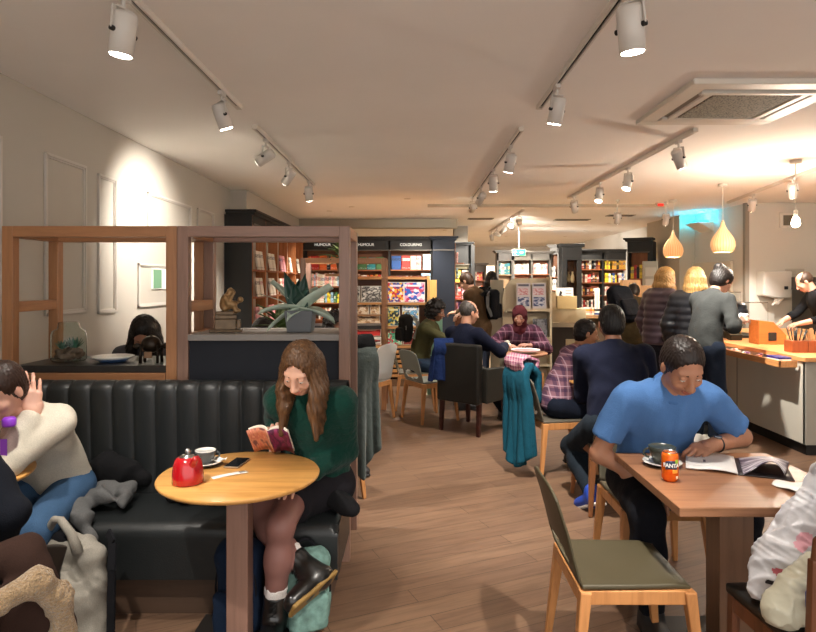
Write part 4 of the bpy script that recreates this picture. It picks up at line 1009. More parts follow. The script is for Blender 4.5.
def bookcase(label, loc, rz, width, depth, height, bays, shelves, signs=(), frame=case_dk, inner=case_wood, finm=None, base=.12, head=.2, cornice=.09, name='bookcase', endm=None):
    """local: x along 0..width, front at y=0, back at y=depth"""
    t = thing(name, label, 'bookcase', loc, R(rz)); bw = width/bays; fm = finm or frame
    MB().b2((0,depth-.02,0), (width,depth,height-.05)).build('back_panel', inner, t)
    MB().b2((0,.03,0), (width,depth-.02,base)).build('plinth', frame, t)
    for i in range(bays+1):
        x = min(max(i*bw-.02, 0), width-.04); MB().b2((x,0,0), (x+.04,depth-.02,height-.06)).build('side_panel' if i in (0, bays) else 'upright', (endm or fm) if i in (0, bays) else fm, t, bevel=.002)
    for i in range(bays):
        for z in shelves: MB().b2((i*bw+.02,.01,z-.025), ((i+1)*bw-.02,depth-.02,z)).build('shelf', inner, t, bevel=.001)
    MB().b2((0,.0,height-head-.06), (width,.05,height-.06)).build('sign_board', frame, t)
    MB().b2((0.01,-.02,height-head-.075), (width-.01,.02,height-head-.055)).build('sign_rail', plain('#5a544a', .4), t)
    m = MB(); m.b2((-.04,-.04,height-.07), (width+.04,depth,height-.03)).b2((-.07,-.07,height-.035), (width+.07,depth,height)); m.build('cornice', frame, t, bevel=.008)
    for sx, s in signs:
        if s: text(s, .072, emit('#d8d7d0', .4), t, (sx, -.006, height-.06-head*.5), name='sign_lettering', bold=.0)  # unlit letters given a faint glow, brightness put into their material
    M = Matrix.Rotation(R(rz), 3, 'Z'); return t, V3(loc), M, bw
I3 = Matrix.Identity(3)
warm = ['#c8322c','#e8e2d6','#e46a2a','#d8a03a','#7a3a2a','#d8cdb4','#e8e2d6','#efb0a0']; pale = ['#e8e2d6','#e0a0a8','#9cc4e0','#d8cdb4','#6a4a7a','#e8e2d6','#efb0a0','#2f8f96']; mixd = ALLC
SH = [.48,.8,1.12,1.43,1.74]
# back bookcase
t, o, M, bw = bookcase('dark framed bookcase with two HUMOUR signs and a COLOURING sign', (-2.12,12.0,0), 0, 2.52, .34, 2.43, 3, [.5,.83,1.15,1.47,1.79], signs=((.39,'HUMOUR'), (1.23,'HUMOUR'), (2.10,'COLOURING')))
shelf_fill(o, M, .03, .82, 1.79, ['#c8322c','#e46a2a','#1e1e24','#c8322c'], 'on the top shelf of the first humour bay', face=.3, hmax=.27)
shelf_fill(o, M, .03, .82, 1.47, pale, 'on the second shelf of the first humour bay', hmin=.22, hmax=.27)
shelf_fill(o, M, .03, .82, 1.15, ['#9cc4e0','#e8e2d6','#d8cdb4','#e8d23a','#4a7a4a'], 'on the third shelf of the first humour bay', hmin=.16, hmax=.2)
shelf_fill(o, M, .3, .82, .83, warm, 'on the low shelf of the first humour bay', hmax=.22)
shelf_fill(o, M, .9, 1.66, 1.79, ['#2f8f96','#2f8f96','#d8cdb4','#4a7a4a','#c8322c'], 'on the top shelf of the second humour bay', hmax=.24, face=.35)
shelf_fill(o, M, .9, 1.66, 1.47, warm, 'on the second shelf of the second humour bay', hmax=.24)
xx = 1.72
for w_, c in ((.2,'#2a4f8a'), (.17,'#c8322c'), (.12,'#efb0a0'), (.1,'#e0a0a8')): book(o, M, xx, .03, 1.79, .02, w_-.01, .27, c, 'on the top shelf of the colouring bay', -.1, True); xx += w_
shelf_fill(o, M, 2.31-.12, 2.33, 1.79, ['#d8cdb4','#e0a0a8'], 'on the top shelf of the colouring bay', hmax=.2)
book(o, M, 2.33, .0, 1.79, .02, .17, .3, '#e8e2d6', 'on the top shelf of the colouring bay', -.1, True)
shelf_fill(o, M, 1.7, 2.3, 1.47, ['#e8e2d6','#e0a0a8','#6a4a7a','#e8d23a','#e8e2d6','#2a4f8a'], 'on the second shelf of the colouring bay', hmax=.2)
book(o, M, 2.3, .0, 1.47, .02, .19, .25, '#9cc4e0', 'on the second shelf of the colouring bay', -.1, True)
shelf_fill(o, M, 2.22, 2.49, 1.15, ['#c8322c','#7a3a2a','#1e1e24'], 'low in the colouring bay', hmax=.2)
# blue end panel with books on its side
t, o, M, bw = bookcase('deep blue bookcase end beside the colouring bay', (.4,11.92,0), 0, .42, .5, 2.43, 1, [], frame=case_blue, inner=case_blue, name='bookcase_end')
MB().b2((.0,-.012,0), (.42,.0,2.36)).build('blue_panel', case_blue, t)
MB().b2((.43,.02,.4), (.44,.4,2.3)).build('side_rack', case_wood, t)
for z in (.95,1.3,1.62,1.92): MB().b2((.44,.02,z-.02), (.6,.3,z)).build('rack_shelf', case_wood, t)
for i, z in enumerate((.95,1.3,1.62,1.92)): book(V3((.86,11.96,0)), I3, .0, .0, z, .03, .2, .2, ['#e0a0a8','#e8e2d6','#9cc4e0','#efb0a0'][i], 'on the side rack of the blue bookcase end')
# column bookcase
t, o, M, bw = bookcase('narrow dark bookcase column with a high cornice behind the standing man', (.86,13.5,0), 0, .42, .34, 2.42, 1, [.5,.85,1.18,1.55], head=.42, signs=())
MB().b2((.42,-.05,0), (.5,.34,2.36)).build('side_fin', case_dk, t); MB().b2((.03,.02,1.84), (.39,.05,1.99)).build('header_print', plain('#6a6248', .6), t)
for x, c, z, w_ in ((.05,'#e8d23a',1.55,.16),(.24,'#e8e2d6',1.55,.13),(.05,'#c8322c',1.18,.16),(.23,'#e0a0a8',1.18,.14),(.05,'#6a4a7a',.85,.16),(.23,'#2a4f8a',.85,.14)):
    book(o, M, x, .03, z, .02, w_, .27, c, 'in the narrow bookcase behind the standing man', -.1, True)
# left wall bookcase (faces +X)
t, o, M, bw = bookcase('tall bookcase along the left wall with orange wooden uprights and a heavy dark cornice', (-2.1,8.15,0), 90, 3.8, .34, 2.5, 5, [.5,.95,1.35,1.72], finm=case_woodz, endm=case_woodz, head=.12)
MB().b2((-.03,-.0,0), (-.005,.36,2.44)).build('end_panel', case_dk, t)
for b in range(5):
    for z in (.95,1.35,1.72):
        for k_ in range(2 if b < 3 else 1): book(o, M, b*.76+.28+.2*k_, -.01, z, .02, .17, .26, random.choice(['#e8e2d6','#e8e2d6','#e8e2d6','#e0a0a8','#d8cdb4']), 'on the left wall bookcase', -.14, True)
# far bookcases
FY = 15.35
def far(px0, px1, Y, h, bays, shelves, label, **k):
    x0 = PX(px0, Y); return bookcase(label, (x0,Y,0), k.pop('rz', 0), PX(px1, Y)-x0, .3, h, bays, shelves, **k)
gw = plain('#5a554e', .5)
t, o, M, bw = far(513, 551, FY, 2.32, 2, [.6,1.0,1.45,1.75][2:], 'far bookcase with a grey header above the magazine stand', frame=gw, head=.16)
for i in range(2): shelf_fill(o, M, i*bw+.03, (i+1)*bw-.03, 1.75, ['#9cc4e0','#e8e2d6','#e46a2a','#e8e2d6','#efb0a0'], 'in the far bookcase above the magazine stand', .03, .05, .22, .27)
t, o, M, bw = far(497, 513, 14.6, 2.3, 1, [1.4,1.73], 'small far bookcase end left of the magazine stand', frame=gw, head=.18, inner=wood('#b89468', axis='X'))
shelf_fill(o, M, .05, .34, 1.73, ['#e8e2d6','#2f8f96','#d8cdb4'], 'in the small far bookcase end', .03, .05, .22, .27)
t, o, M, bw = bookcase('angled bookcase left of the glass cabinet', (3.43,15.42,0), -22, .22, .3, 2.48, 1, [1.0,1.35,1.68], frame=gw, inner=case_woodz, head=.17)
for z in (1.0,1.35,1.68): shelf_fill(o, M, .03, .2, z, ['#e8e2d6','#d8cdb4','#efb0a0','#e8e2d6'], 'in the angled bookcase left of the glass cabinet', .04, .06, .22, .27)
t = thing('glass_cabinet', 'black framed glass cabinet of ornaments between the far bookcases', 'cabinet', (3.87,15.0,0))
m = MB(); m.b2((-.24,0,0),(.24,.02,.98)).b2((-.24,0,2.08),(.24,.3,2.4)).b2((-.24,0,.98),(-.12,.3,2.08)).b2((.12,0,.98),(.24,.3,2.08)).b2((-.12,.28,.98),(.12,.3,2.08)).b2((-.24,.02,.9),(.24,.3,.98)); m.build('frame', case_dk, t, bevel=.004)
MB().b2((-.12,.03,1.52),(.12,.27,1.535)).build('shelf', glass(), t); MB().b2((-.12,.0,.98),(.12,.006,2.08)).build('pane', glass(), t); MB().b2((-.3,-.04,2.4),(.3,.3,2.48)).build('cornice', case_dk, t, bevel=.006)
for x, z, c in ((-.05,1.535,'#8a7a50'),(.05,1.535,'#c8b890'),(-.04,.98,'#b86a50'),(.05,.98,'#c8c070')):
    tag(MB().lathe([(.03,0),(.05,.06),(.045,.16),(.02,.22),(.025,.27)], seg=14).build('vase', plain(c, .4), None, loc=(3.87+x,15.15,z)), {'#8a7a50':'olive','#c8b890':'cream','#b86a50':'red','#c8c070':'yellow'}[c]+' vase in the glass cabinet between the far bookcases', 'vase')
t, o, M, bw = far(575, 631, FY, 2.36, 2, [.9,1.22,1.54,1.87], 'long far bookcase with four rows of dark red and yellow books', head=.2, signs=((.45,'SCIENCE FICTION' if False else ''),))
dkc = ['#7a3a2a','#c8322c','#1e1e24','#d8cdb4','#7a3a2a','#e8e2d6']
for j, z in enumerate((.9,1.22,1.54,1.87)):
    for i in range(2):
        cc = dkc if i == 0 else [['#efb0a0','#e8e2d6','#c8322c','#2a4f8a'],['#efb0a0','#e8e2d6','#7a3a2a'],['#e8e2d6','#e8d23a','#2a4f8a','#e8e2d6'],['#1e1e24','#d8a03a','#e8d23a','#7a3a2a']][j]
        shelf_fill(o, M, i*bw+.04, (i+1)*bw-.04, z, cc, 'on the %s row of the long far bookcase' % ['lowest','second','third','top'][j], .035, .06, .17, .24)
t, o, M, bw = bookcase('dark topped bookcase end at the right of the far shop', (PX(629,12.2),12.3,0), -28, .42, .3, 2.42, 1, [1.2,1.62], frame=case_dk, inner=case_woodz, head=.22)
for z in (1.2,1.62): shelf_fill(o, M, .05, .38, z, ['#1e1e24','#e8e2d6','#e8e2d6','#e8d23a','#c8322c'], 'in the dark topped bookcase end', .04, .06, .22, .28, face=.3)
for sx in (0,): MB().b2((.42,0,0),(.47,.6,2.36)).build('side_fin', case_dk, t)
# far bright stuff: lit poster and orange shelf
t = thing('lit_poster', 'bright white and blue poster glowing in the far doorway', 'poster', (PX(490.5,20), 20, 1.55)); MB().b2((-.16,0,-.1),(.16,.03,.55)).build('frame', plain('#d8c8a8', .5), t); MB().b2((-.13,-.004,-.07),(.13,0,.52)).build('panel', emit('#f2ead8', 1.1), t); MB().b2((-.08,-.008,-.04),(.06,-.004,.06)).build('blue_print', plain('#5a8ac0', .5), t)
t, o, M, bw = far(474, 486, 18, 2.1, 1, [.6,1.2,1.6], 'small distant bookcase beyond the standing man', head=.18, frame=gw)
for z in (.6,1.2,1.6): shelf_fill(o, M, .03, .3, z, ['#e46a2a','#d8cdb4','#c8322c'], 'in the small distant bookcase', .04, .07, .2, .27)
print('BOOKS', BOOKS['n'])
# ============================================================ boxed gift display (gondola)
t = thing('display_gondola', 'wooden display unit of boxed gifts and picture books with a slatted base', 'display unit', (-.93, 9.3, 0))
gx = 1.2; tan_w = wood('#c08a54', axis='X', rough=.5); tan_z = wood('#d0a060', axis='Z', rough=.5)
MB().b2((0,.35,0), (gx,.38,1.64)).build('back_panel', wood('#7a4a2c', axis='X'), t)
for x in (0, gx-.04): MB().b2((x,0,0), (x+.04,.35,1.64)).build('side_panel', tan_z, t)
for z in (1.62, 1.24, 1.22-.34, .59): MB().b2((.04,0,z-.03), (gx-.04,.35,z)).build('shelf', tan_w, t)
MB().b2((.0,-.09,.0), (gx,.35,.1)).build('plinth', wood('#6d5038', axis='X'), t)
for i in range(6):
    z = .14+.07*i; MB().b2((-.02,-.1,z), (gx+.0,-.06,z+.04)).build('slat', tan_w, t, bevel=.002)
MB().b2((0,-.05,.1), (gx,.0,.56)).build('slat_backing', plain('#2c1710', .8), t)
MB().b2((gx,.0,.0), (gx+.1,.35,1.58)).build('end_fin', wood('#dcae62', axis='Z'), t, bevel=.003)
def art(cols, seed, scale=4, kind='voronoi'):
    m, nt, b = mk('printed_box'); b.inputs['Roughness'].default_value = .35; v = coords(nt, kind='Generated')
    mp = N(nt, 'ShaderNodeMapping'); mp.inputs['Location'].default_value = (seed*3.1, seed*1.7, seed); nt.links.new(v, mp.inputs[0])
    if kind == 'voronoi': n = N(nt, 'ShaderNodeTexVoronoi', Scale=scale); out = n.outputs['Color']; sp = N(nt, 'ShaderNodeSeparateColor'); nt.links.new(out, sp.inputs[0]); out = sp.outputs[0]
    else: n = N(nt, 'ShaderNodeTexNoise', Scale=scale, Detail=3); out = n.outputs[0]
    nt.links.new(mp.outputs[0], n.inputs['Vector'])
    r = N(nt, 'ShaderNodeValToRGB'); e = r.color_ramp; e.interpolation = 'CONSTANT' if kind == 'voronoi' else 'LINEAR'
    while len(e.elements) < len(cols): e.elements.new(.5)
    a, bb = (0, 1) if kind == 'voronoi' else (.3, .72)
    for i, (el, c) in enumerate(zip(e.elements, cols)): el.position = a+(bb-a)*i/len(cols); el.color = lin(c)
    nt.links.new(out, r.inputs[0]); nt.links.new(r.outputs[0], b.inputs['Base Color']); return m
def boxed(px0, px1, z, h, mt, label, cat='boxed gift', name='gift_box', Y=9.33, frame='#ded8cc', band=None):
    x0, x1 = PX(px0, Y), PX(px1, Y); t = thing(name, label, cat, ((x0+x1)/2, Y, z)); w = (x1-x0)/2
    tl = MB().box((0,.05,h/2), (w*2,.06,h), (-.06,0,0)).build('carton', plain(frame, .45), t, bevel=.002)
    MB().box((0,.018,h/2), (w*2-.02,.004,h-.02), (-.06,0,0)).build('printed_cover', mt, t)
    if band: MB().box((0,.014,h*.82), (w*1.3,.004,h*.09), (-.06,0,0)).build('title_band', plain(band, .5), t)
bw_ = art(['#c9c4bc','#56524e','#d8d4cc','#8a857e','#2c2a28'], 1, 5, 'noise'); bw2 = art(['#cfcac2','#e0dcd4','#6a6560','#2c2a28','#b8b4ac'], 2.3, 5, 'noise')
boxed(344, 360, 1.24, .25, bw_, 'black and white photo boxed kit at the left of the top display shelf', frame='#c8c2b8')
boxed(361, 383, 1.24, .25, bw2, 'black and white photo boxed kit second along the top display shelf', frame='#c8c2b8')
boxed(387, 404, 1.24, .31, art(['#5a3a7a','#e8e0d8','#c82a30','#2a4a9a','#e8b030'], 3, 7), 'colourful red and purple boxed puzzle on the display unit', band='#e0d8e8')
boxed(404, 425, 1.24, .31, art(['#2a50b0','#3060c0','#c03a60','#e8a0c0','#f0e8e8'], 4, 6), 'blue boxed puzzle with a pink round design on the display unit', band='#f0f0f4')
tan = ['#c8a880','#b08a60','#d8c0a0','#8a6240','#e0d0b8']
for i, (a, b_, z, l) in enumerate(((344,353,1.06,'small tan book at the left, upper row of the middle shelf'), (354,369,1.06,'tan boxed book second along, upper row of the middle shelf'), (370,380,1.06,'tan boxed book third along, upper row of the middle shelf'), (344,354,.885,'tan patterned book at the left of the lower middle row'), (355,380,.885,'wide tan patterned boxed set in the lower middle row'))):
    boxed(a, b_, z, .16, art(tan, i+5, 6), l, band='#5a3a28')
MB().b2((.02,-.005,1.045), (.52,.12,1.058)).build('shelf', tan_w, t)
boxed(387, 400, .885, .3, art(['#2a4a40','#c8b040','#3a6a80','#e0d890','#1e2a30'], 11, 6), 'green and gold picture book on the lower display shelf', band='#e0d8a0')
boxed(402, 419, .885, .31, art(['#3a8ac8','#80c0e0','#1a4a80','#e0f0f8','#c8a840'], 12, 5, 'noise'), 'bright blue picture book on the lower display shelf', band='#f0f4f8')
boxed(345, 353, .6, .24, art(['#c87a40','#4a6a50','#e0a070','#7a3a30'], 13, 6), 'small orange and green book on the bottom display shelf')
boxed(354, 381, .6+.13, .11, art(['#b82c2c','#c83a34','#a02428'], 14, 3), 'long red boxed game on the bottom display shelf', band='#e8d0c0')
boxed(354, 381, .6, .12, art(['#2a4a38','#1a2a24','#d8d8d0','#8a3a34','#4a6a50'], 15, 6), 'dark green boxed set under the long red game')
boxed(387, 402, .6, .25, art(['#3a8a68','#a8d8b8','#c83a50','#5aa880'], 16, 8), 'green patterned book on the bottom display shelf')
boxed(403, 416, .6, .24, art(['#3a2a26','#6a4a40','#a03a34','#2a2020'], 17, 5, 'noise'), 'dark red and brown book on the bottom display shelf', band='#e0d8d0')
# mint board beside olive man
t = thing('mint_display_board', 'upright mint green display board behind the seated man in olive', 'display board', (PX(435,8.3), 8.3, 0))
MB().b2((-.1,0,0), (.1,.12,1.24)).build('panel', plain('#8fc0a8', .5), t, bevel=.004); MB().b2((-.14,-.02,0),(.14,.16,.04)).build('foot', plain('#d0c8b8', .6), t); MB().b2((.0,-.004,.1),(.006,0,1.2)).build('panel_joint', plain('#5f9a82', .6), t)
# magazine stand with curved top
MY = 8.75
t = thing('magazine_stand', 'cream magazine stand with a curved left edge holding two magazines', 'magazine stand', (PX(527,MY), MY, 0))
cr = plain('#cdbfa2', .55, name='cream_laminate'); hw = .3; H_ = 1.6
poly = [(-hw-.02,0),(hw,0),(hw,H_),(-.14,H_)]+[(-.14-.2*math.sin(a), H_-.34+.34*math.cos(a)) for a in [R(x) for x in range(8, 91, 8)]]+[(-hw-.04,1.2)]
MB().prism(poly, (0,.06,0), (1,0,0), (0,0,1), -.04).build('back_panel', cr, t, bevel=.004)
MB().b2((hw,-.1,0),(hw+.03,.12,1.62)).build('side_panel', plain('#ddd0b4', .5), t)
for z in (1.12,.72,.35): MB().b2((-hw,-.1,z), (hw,.02,z+.02)).b2((-hw,-.1,z), (hw,-.09,z+.06)).build('pocket_shelf', cr, t)
MB().b2((-.5,.08,0),(-.32,.14,1.58)).build('rear_panel', plain('#8c8270', .6), t)
for i, (px, l) in enumerate(((523.5,'red and blue printed magazine, first of two at the top of the stand'),(539,'red and blue printed magazine nearest the right edge of the stand'))):
    tt = thing('magazine', l, 'magazine', (PX(px,MY-.06), MY-.06, 1.145)); MB().box((0,0,.19), (.195,.008,.4), (-.06,0,0)).build('cover', plain('#c9c2c4', .35), tt)
    MB().box((0,-.007,.13), (.16,.004,.13), (-.06,0,0)).build('blue_picture', art(['#3a4a80','#26305a','#8a90b0','#c8c8d0'], 3+i, 4, 'noise'), tt); MB().box((-.01,-.003,.27), (.15,.004,.09), (-.06,0,0)).build('red_picture', art(['#c8a0a8','#c06a70','#d8c8cc'], 6, 5, 'noise'), tt); MB().box((0,.002,.36), (.15,.004,.03), (-.06,0,0)).build('masthead', plain('#5a5a68', .5), tt)
tt = thing('magazine', 'grey magazine low on the stand behind the woman in a headscarf', 'magazine', (PX(540,MY-.06), MY-.06, .745)); MB().box((0,0,.14), (.2,.008,.3), (-.06,0,0)).build('cover', art(['#6a6a70','#8a8a90','#3a3a40'], 8, 4, 'noise'), tt)
# pay desk / cream units right of the stand
t = thing('cream_cabinet', 'cream stepped cabinet right of the magazine stand with a dark recess', 'cabinet', (PX(566,9.2), 9.2, 0))
MB().b2((-.27,0,.95),(.3,.4,1.15)).build('upper_box', plain('#cfc09c', .5), t, bevel=.004); MB().b2((-.27,-.02,.88),(.4,.42,.95)).build('worktop', plain('#a89c84', .5), t)
MB().b2((-.27,.03,.0),(.4,.4,.88)).build('carcass', plain('#3a322a', .6), t); MB().b2((-.27,0,.0),(-.22,.03,.88)).b2((-.0,0,.0),(.2,.03,.7)).build('door_panel', plain('#c2b290', .5), t)
simple('yellow_box', 'pale yellow cardboard box on the cream cabinet', 'box', (PX(567,9.1), 9.25, 1.15), [('carton', MB().b2((-.13,-.1,0),(.16,.1,.19)), plain('#d9c088', .6), dict(bevel=.003))])
simple('cardboard_box', 'tan box standing beside the pale yellow box on the cream cabinet', 'box', (PX(553,9.1), 9.25, 1.15), [('carton', MB().b2((-.09,-.1,0),(.06,.1,.25)), plain('#c4b08a', .6), dict(bevel=.003))])
tt = thing('sign_card', 'small white card with a dark bird shape and lines of text on a stand', 'sign', (PX(564.5,9.6), 9.62, 1.15)); MB().b2((-.13,0,.11),(.14,.006,.31)).build('card', plain('#e8e4da', .5), tt); MB().tube([(0,.01,0),(0,.01,.12)], .008, 6).build('stand_rod', dk, tt)
m = MB(); m.prism([(-.09,.16),(-.06,.27),(-.03,.24),(-.045,.2),(-.01,.18),(-.03,.15)], (0,-.002,0), (1,0,0), (0,0,1), .002)
for i in range(3): m.b2((.02,-.003,.26-.04*i),(.11,-.001,.268-.04*i))
m.build('printed_mark', plain('#2a2624', .6), tt)
# long table with book stacks
t = thing('display_table', 'long wooden display table of book piles in front of the long far bookcase', 'table', (PX(596,9.6), 10.0, 0))
MB().b2((-.55,-.3,.98),(.95,.5,1.03)).build('tabletop', wood('#b08a60', axis='X'), t, bevel=.004)
for x in (-.5,.86):
    for y in (-.25,.42): MB().b2((x,y,0),(x+.05,y+.05,.98)).build('leg', wood('#7a5a40', axis='Z'), t)
MB().b2((-.5,-.22,.2),(.9,-.2,.98)).build('front_panel', plain('#6a5a48', .6), t)
def flatbook(x, y, z, w, d, h, c, lab, rz=0):
    o = bpy.data.objects.new('book', BKD); C.objects.link(o); o.material_slots[0].link = 'OBJECT'; o.material_slots[0].material = cover_mat(c, 1, 1)
    o.scale = (h, d, w); o.location = (x, y, z); o.rotation_euler = (Matrix.Rotation(rz, 3, 'Z')@Matrix.Rotation(R(90), 3, 'Y')).to_euler(); o.location.z = z+h
    tag(o, lab, 'book', lab+' (pile)'); return o
for i, (px, n, cols) in enumerate(((576,3,['#efb0a0','#d8cdb4','#e8e2d6']),(587,4,['#e8e2d6','#efb0a0','#d8a03a','#e8e2d6']),(600,3,['#2a4f8a','#e8e2d6','#1e1e24']),(612,2,['#efb0a0','#c8322c']))):
    z = 1.031
    for j in range(n):
        flatbook(PX(px,9.9)-.1, 9.85, z, .2, .16, .028, cols[j % len(cols)], '%s book number %s up in the pile on the display table' % (CN[cols[j % len(cols)]], ['one','two','three','four'][j]) if False else ('%s book lying %s in the %s pile on the display table' % (CN[cols[j % len(cols)]], ['lowest','second up','third up','fourth up'][j], ['pink topped','tall cream','blue based','short'][i]))); z += .0285
tt = thing('upright_price_card', 'tall narrow white card standing on the display table', 'sign', (PX(597.5,10), 10.02, 1.031)); MB().b2((-.04,0,0),(.04,.01,.42)).build('card', plain('#e6e0d4', .5), tt, bevel=.002); MB().b2((-.012,-.002,.05),(.012,0,.36)).build('vertical_text_block', plain('#b8b0a4', .6), tt)
# wooden display crate with a book cover above the backpack person
t = thing('display_crate', 'pale wooden display crate with a pictured box, above the bending person', 'display crate', (PX(632,9.0), 9.0, 0)); MB().b2((-.18,0,0),(.35,.3,1.3)).build('cabinet', wood('#c8985c', axis='X'), t); MB().b2((-.14,-.01,1.3),(.12,.1,1.58)).build('pictured_box', wood('#c8985c', axis='Z'), t); MB().b2((-.05,-.014,1.36),(.06,-.01,1.54)).build('picture', art(['#f0ece0','#2a2a28','#d8b060'], 9, 4, 'noise'), t); MB().b2((.12,0,1.3),(.33,.1,1.5)).build('side_box', wood('#a88050', axis='Z'), t)
t = thing('pegboard_panel', 'speckled cream panel behind the queue', 'panel', (PX(645,8.2), 8.2, 0)); MB().b2((-.1,0,0),(.22,.04,.98)).build('board', art(['#b8a078','#d8c8a0','#a88a60'], 4, 30, 'noise'), t)
t = thing('leaflet_rack', 'tall grey leaflet rack beside the wall column', 'rack', (PX(649,11.9), 11.9, 0)); MB().b2((-.1,0,0),(.16,.08,1.95)).build('rack', plain('#b8b0a0', .6), t);
for i in range(4): MB().b2((-.07,-.02,1.0+.22*i),(.13,0,1.17+.22*i)).build('leaflet', plain('#cfc8bc', .6), t)
# grey framed screen behind the queue
t = thing('grey_menu_panel', 'wide pale panel low on the cafe wall behind the queue', 'panel', (5.26, 10.2, 1.0)); MB().b2((-.02,0,.0),(.03,1.9,.9)).build('panel', plain('#c8bca8', .5), t, bevel=.004); MB().b2((-.03,1.95,-.3),(.03,2.9,.85)).build('grey_section', plain('#6e665c', .5), t)
# ============================================================ things on shelves
t = thing('terrarium_jar', 'glass jar terrarium with succulents on the dark shelf', 'terrarium', (P(66,360,3.63).x, 3.66, 1.086))
jar = [(.0,.002),(.088,.002),(.094,.01),(.094,.15),(.086,.175),(.06,.19),(.055,.225),(.05,.225)]
m = MB(); seg = 36; vs = [(r*math.cos(2*PI*k/seg), r*math.sin(2*PI*k/seg), z) for r, z in jar for k in range(seg)]
m._add(vs, [(i*seg+k, i*seg+(k+1) % seg, (i+1)*seg+(k+1) % seg, (i+1)*seg+k) for i in range(len(jar)-1) for k in range(seg)], 0, True); m.build('jar', glass('#f4fbf8', .01, 1.25), t, solid=.002, off=1)
sd = SDF()
for i in range(110): a = random.random()*6.28; r_ = .07*math.sqrt(random.random()); sd.ell((r_*math.cos(a), r_*math.sin(a), .02+.045*random.random()), (.018,.016,.014), k=.006)
npmesh('gravel', [(*sd.mesh(.006, folds(.003, 120, 1, (1,1,1))), 0)], [plain('#7a6355', .9, var=.4, vs=60)], t)
m = MB()
def leafblade(m, base, d, L, w, up=(0,0,1), droop=.3, n=7, fold=.15, tw=0):
    d = V3(d).normalized(); u = V3(up); s_ = d.cross(u).normalized(); u = s_.cross(d)
    def f(a, b):
        wd = w*math.sin(PI*min(1,(a*.93+.07))**.75)*(1-a*.15); p = V3(base)+d*(L*a)-u*(droop*L*a*a)
        return p+s_*wd*(b-.5)+u*fold*w*abs(b-.5)*2
    return m.grid(f, n, 4)
for cx, cy, r_ in ((-.03,-.02,.05),(.025,.01,.07),(.0,.035,.05)):
    for i in range(16): a = i*2.4; el = .3+.05*i; leafblade(m, (cx,cy,.068), (math.cos(a)*math.cos(el), math.sin(a)*math.cos(el), math.sin(el)), r_, .018, (0,0,1.01), -.3)
m.build('succulent', plain('#2f5f4c', .5, var=.25, vs=30), t, solid=.002)
t = thing('plate', 'white plate with a blue rim on the dark shelf', 'plate', (P(113,357,3.62).x, 3.62, 1.086)); MB().lathe([(.07,.004),(.112,.026),(.118,.032),(.112,.034),(.068,.012),(.001,.01)], seg=48).build('dish', plain('#e8e6e0', .2), t); MB().lathe([(.001,0),(.068,0),(.09,.014),(.115,.0285),(.07,.006)], seg=40).build('blue_underside', plain('#4a6ea8', .3), t)
t = thing('metal_ornament', 'small dark round ornament on a four legged stand on the dark shelf', 'ornament', (P(149,362,3.55).x, 3.58, 1.086)); dm = plain('#2b2118', .35, metal=.6)
sd = SDF(); sd.ell((0,0,.105), (.055,.05,.05)).cap((-.085,0,.095), (.085,0,.095), .008, k=.012).ell((-.085,0,.095),(.014,.014,.014)).ell((.085,0,.095),(.014,.014,.014)); npmesh('drum', [(*sd.mesh(.004), 0)], [dm], t)
for sx in (-1,1):
    for sy in (-1,1): MB().tube([(sx*.05,sy*.03,0),(sx*.047,sy*.028,.1)], [.009,.006], 8).build('leg', dm, t)
MB().b2((-.022,-.045,.03),(.022,-.04,.065)).build('brass_plate', plain('#8a6a50', .4), t); MB().lathe([(.02,.148),(.008,.155),(.003,.16)], seg=16).build('finial', dm, t)
# statuette: seated generic figure on a block, holding a ball
t = thing('bronze_statuette', 'bronze statuette of a crouched seated figure on a stepped block', 'statuette', (P(222,335,3.5).x, 3.6, 1.261), R(12)); br = plain('#94754e', .38, metal=.4, var=.3, vs=30); br2 = plain('#64503a', .4, metal=.4, var=.3, vs=25)
MB().b2((-.095,-.055,0),(.085,.055,.014)).build('base', br2, t, bevel=.003)
m = MB(); m.b2((-.065,-.045,.014),(.05,.045,.075)).box((-.008,0,.088),(.12,.085,.022),(0,0,.1)).box((-.005,0,.11),(.1,.09,.02),(0,0,-.12)).box((.065,0,.045),(.022,.05,.05)); m.build('block', br2, t, bevel=.003)
sd = SDF(); sd.ell((-.01,0,.16),(.033,.03,.042)).ell((-.002,0,.195),(.03,.028,.03)).ell((.018,0,.235),(.02,.018,.021)).ell((.035,0,.228),(.011,.011,.009)).cap((-.01,.025,.2),(.02,.035,.165),.009,.008).cap((.02,.035,.165),(.062,.02,.17),.008,.007).cap((-.01,-.025,.2),(.01,-.035,.165),.009).cap((.01,-.035,.165),(.04,-.02,.225),.008,.006)
for y in (-.022,.022): sd.cap((-.015,y,.135),(.035,y,.158),.015,.013).cap((.035,y,.158),(.05,y,.122),.012,.009).cap((.05,y,.122),(.068,y,.122),.009,.007)
npmesh('figure', [(*sd.mesh(.0035), 0)], [br], t)
m = MB(); m.lathe([(math.sin(a)*.017, -math.cos(a)*.018) for a in np.linspace(0, PI, 9)], (.073,.012,.186), 16); m.build('held_ball', br, t)
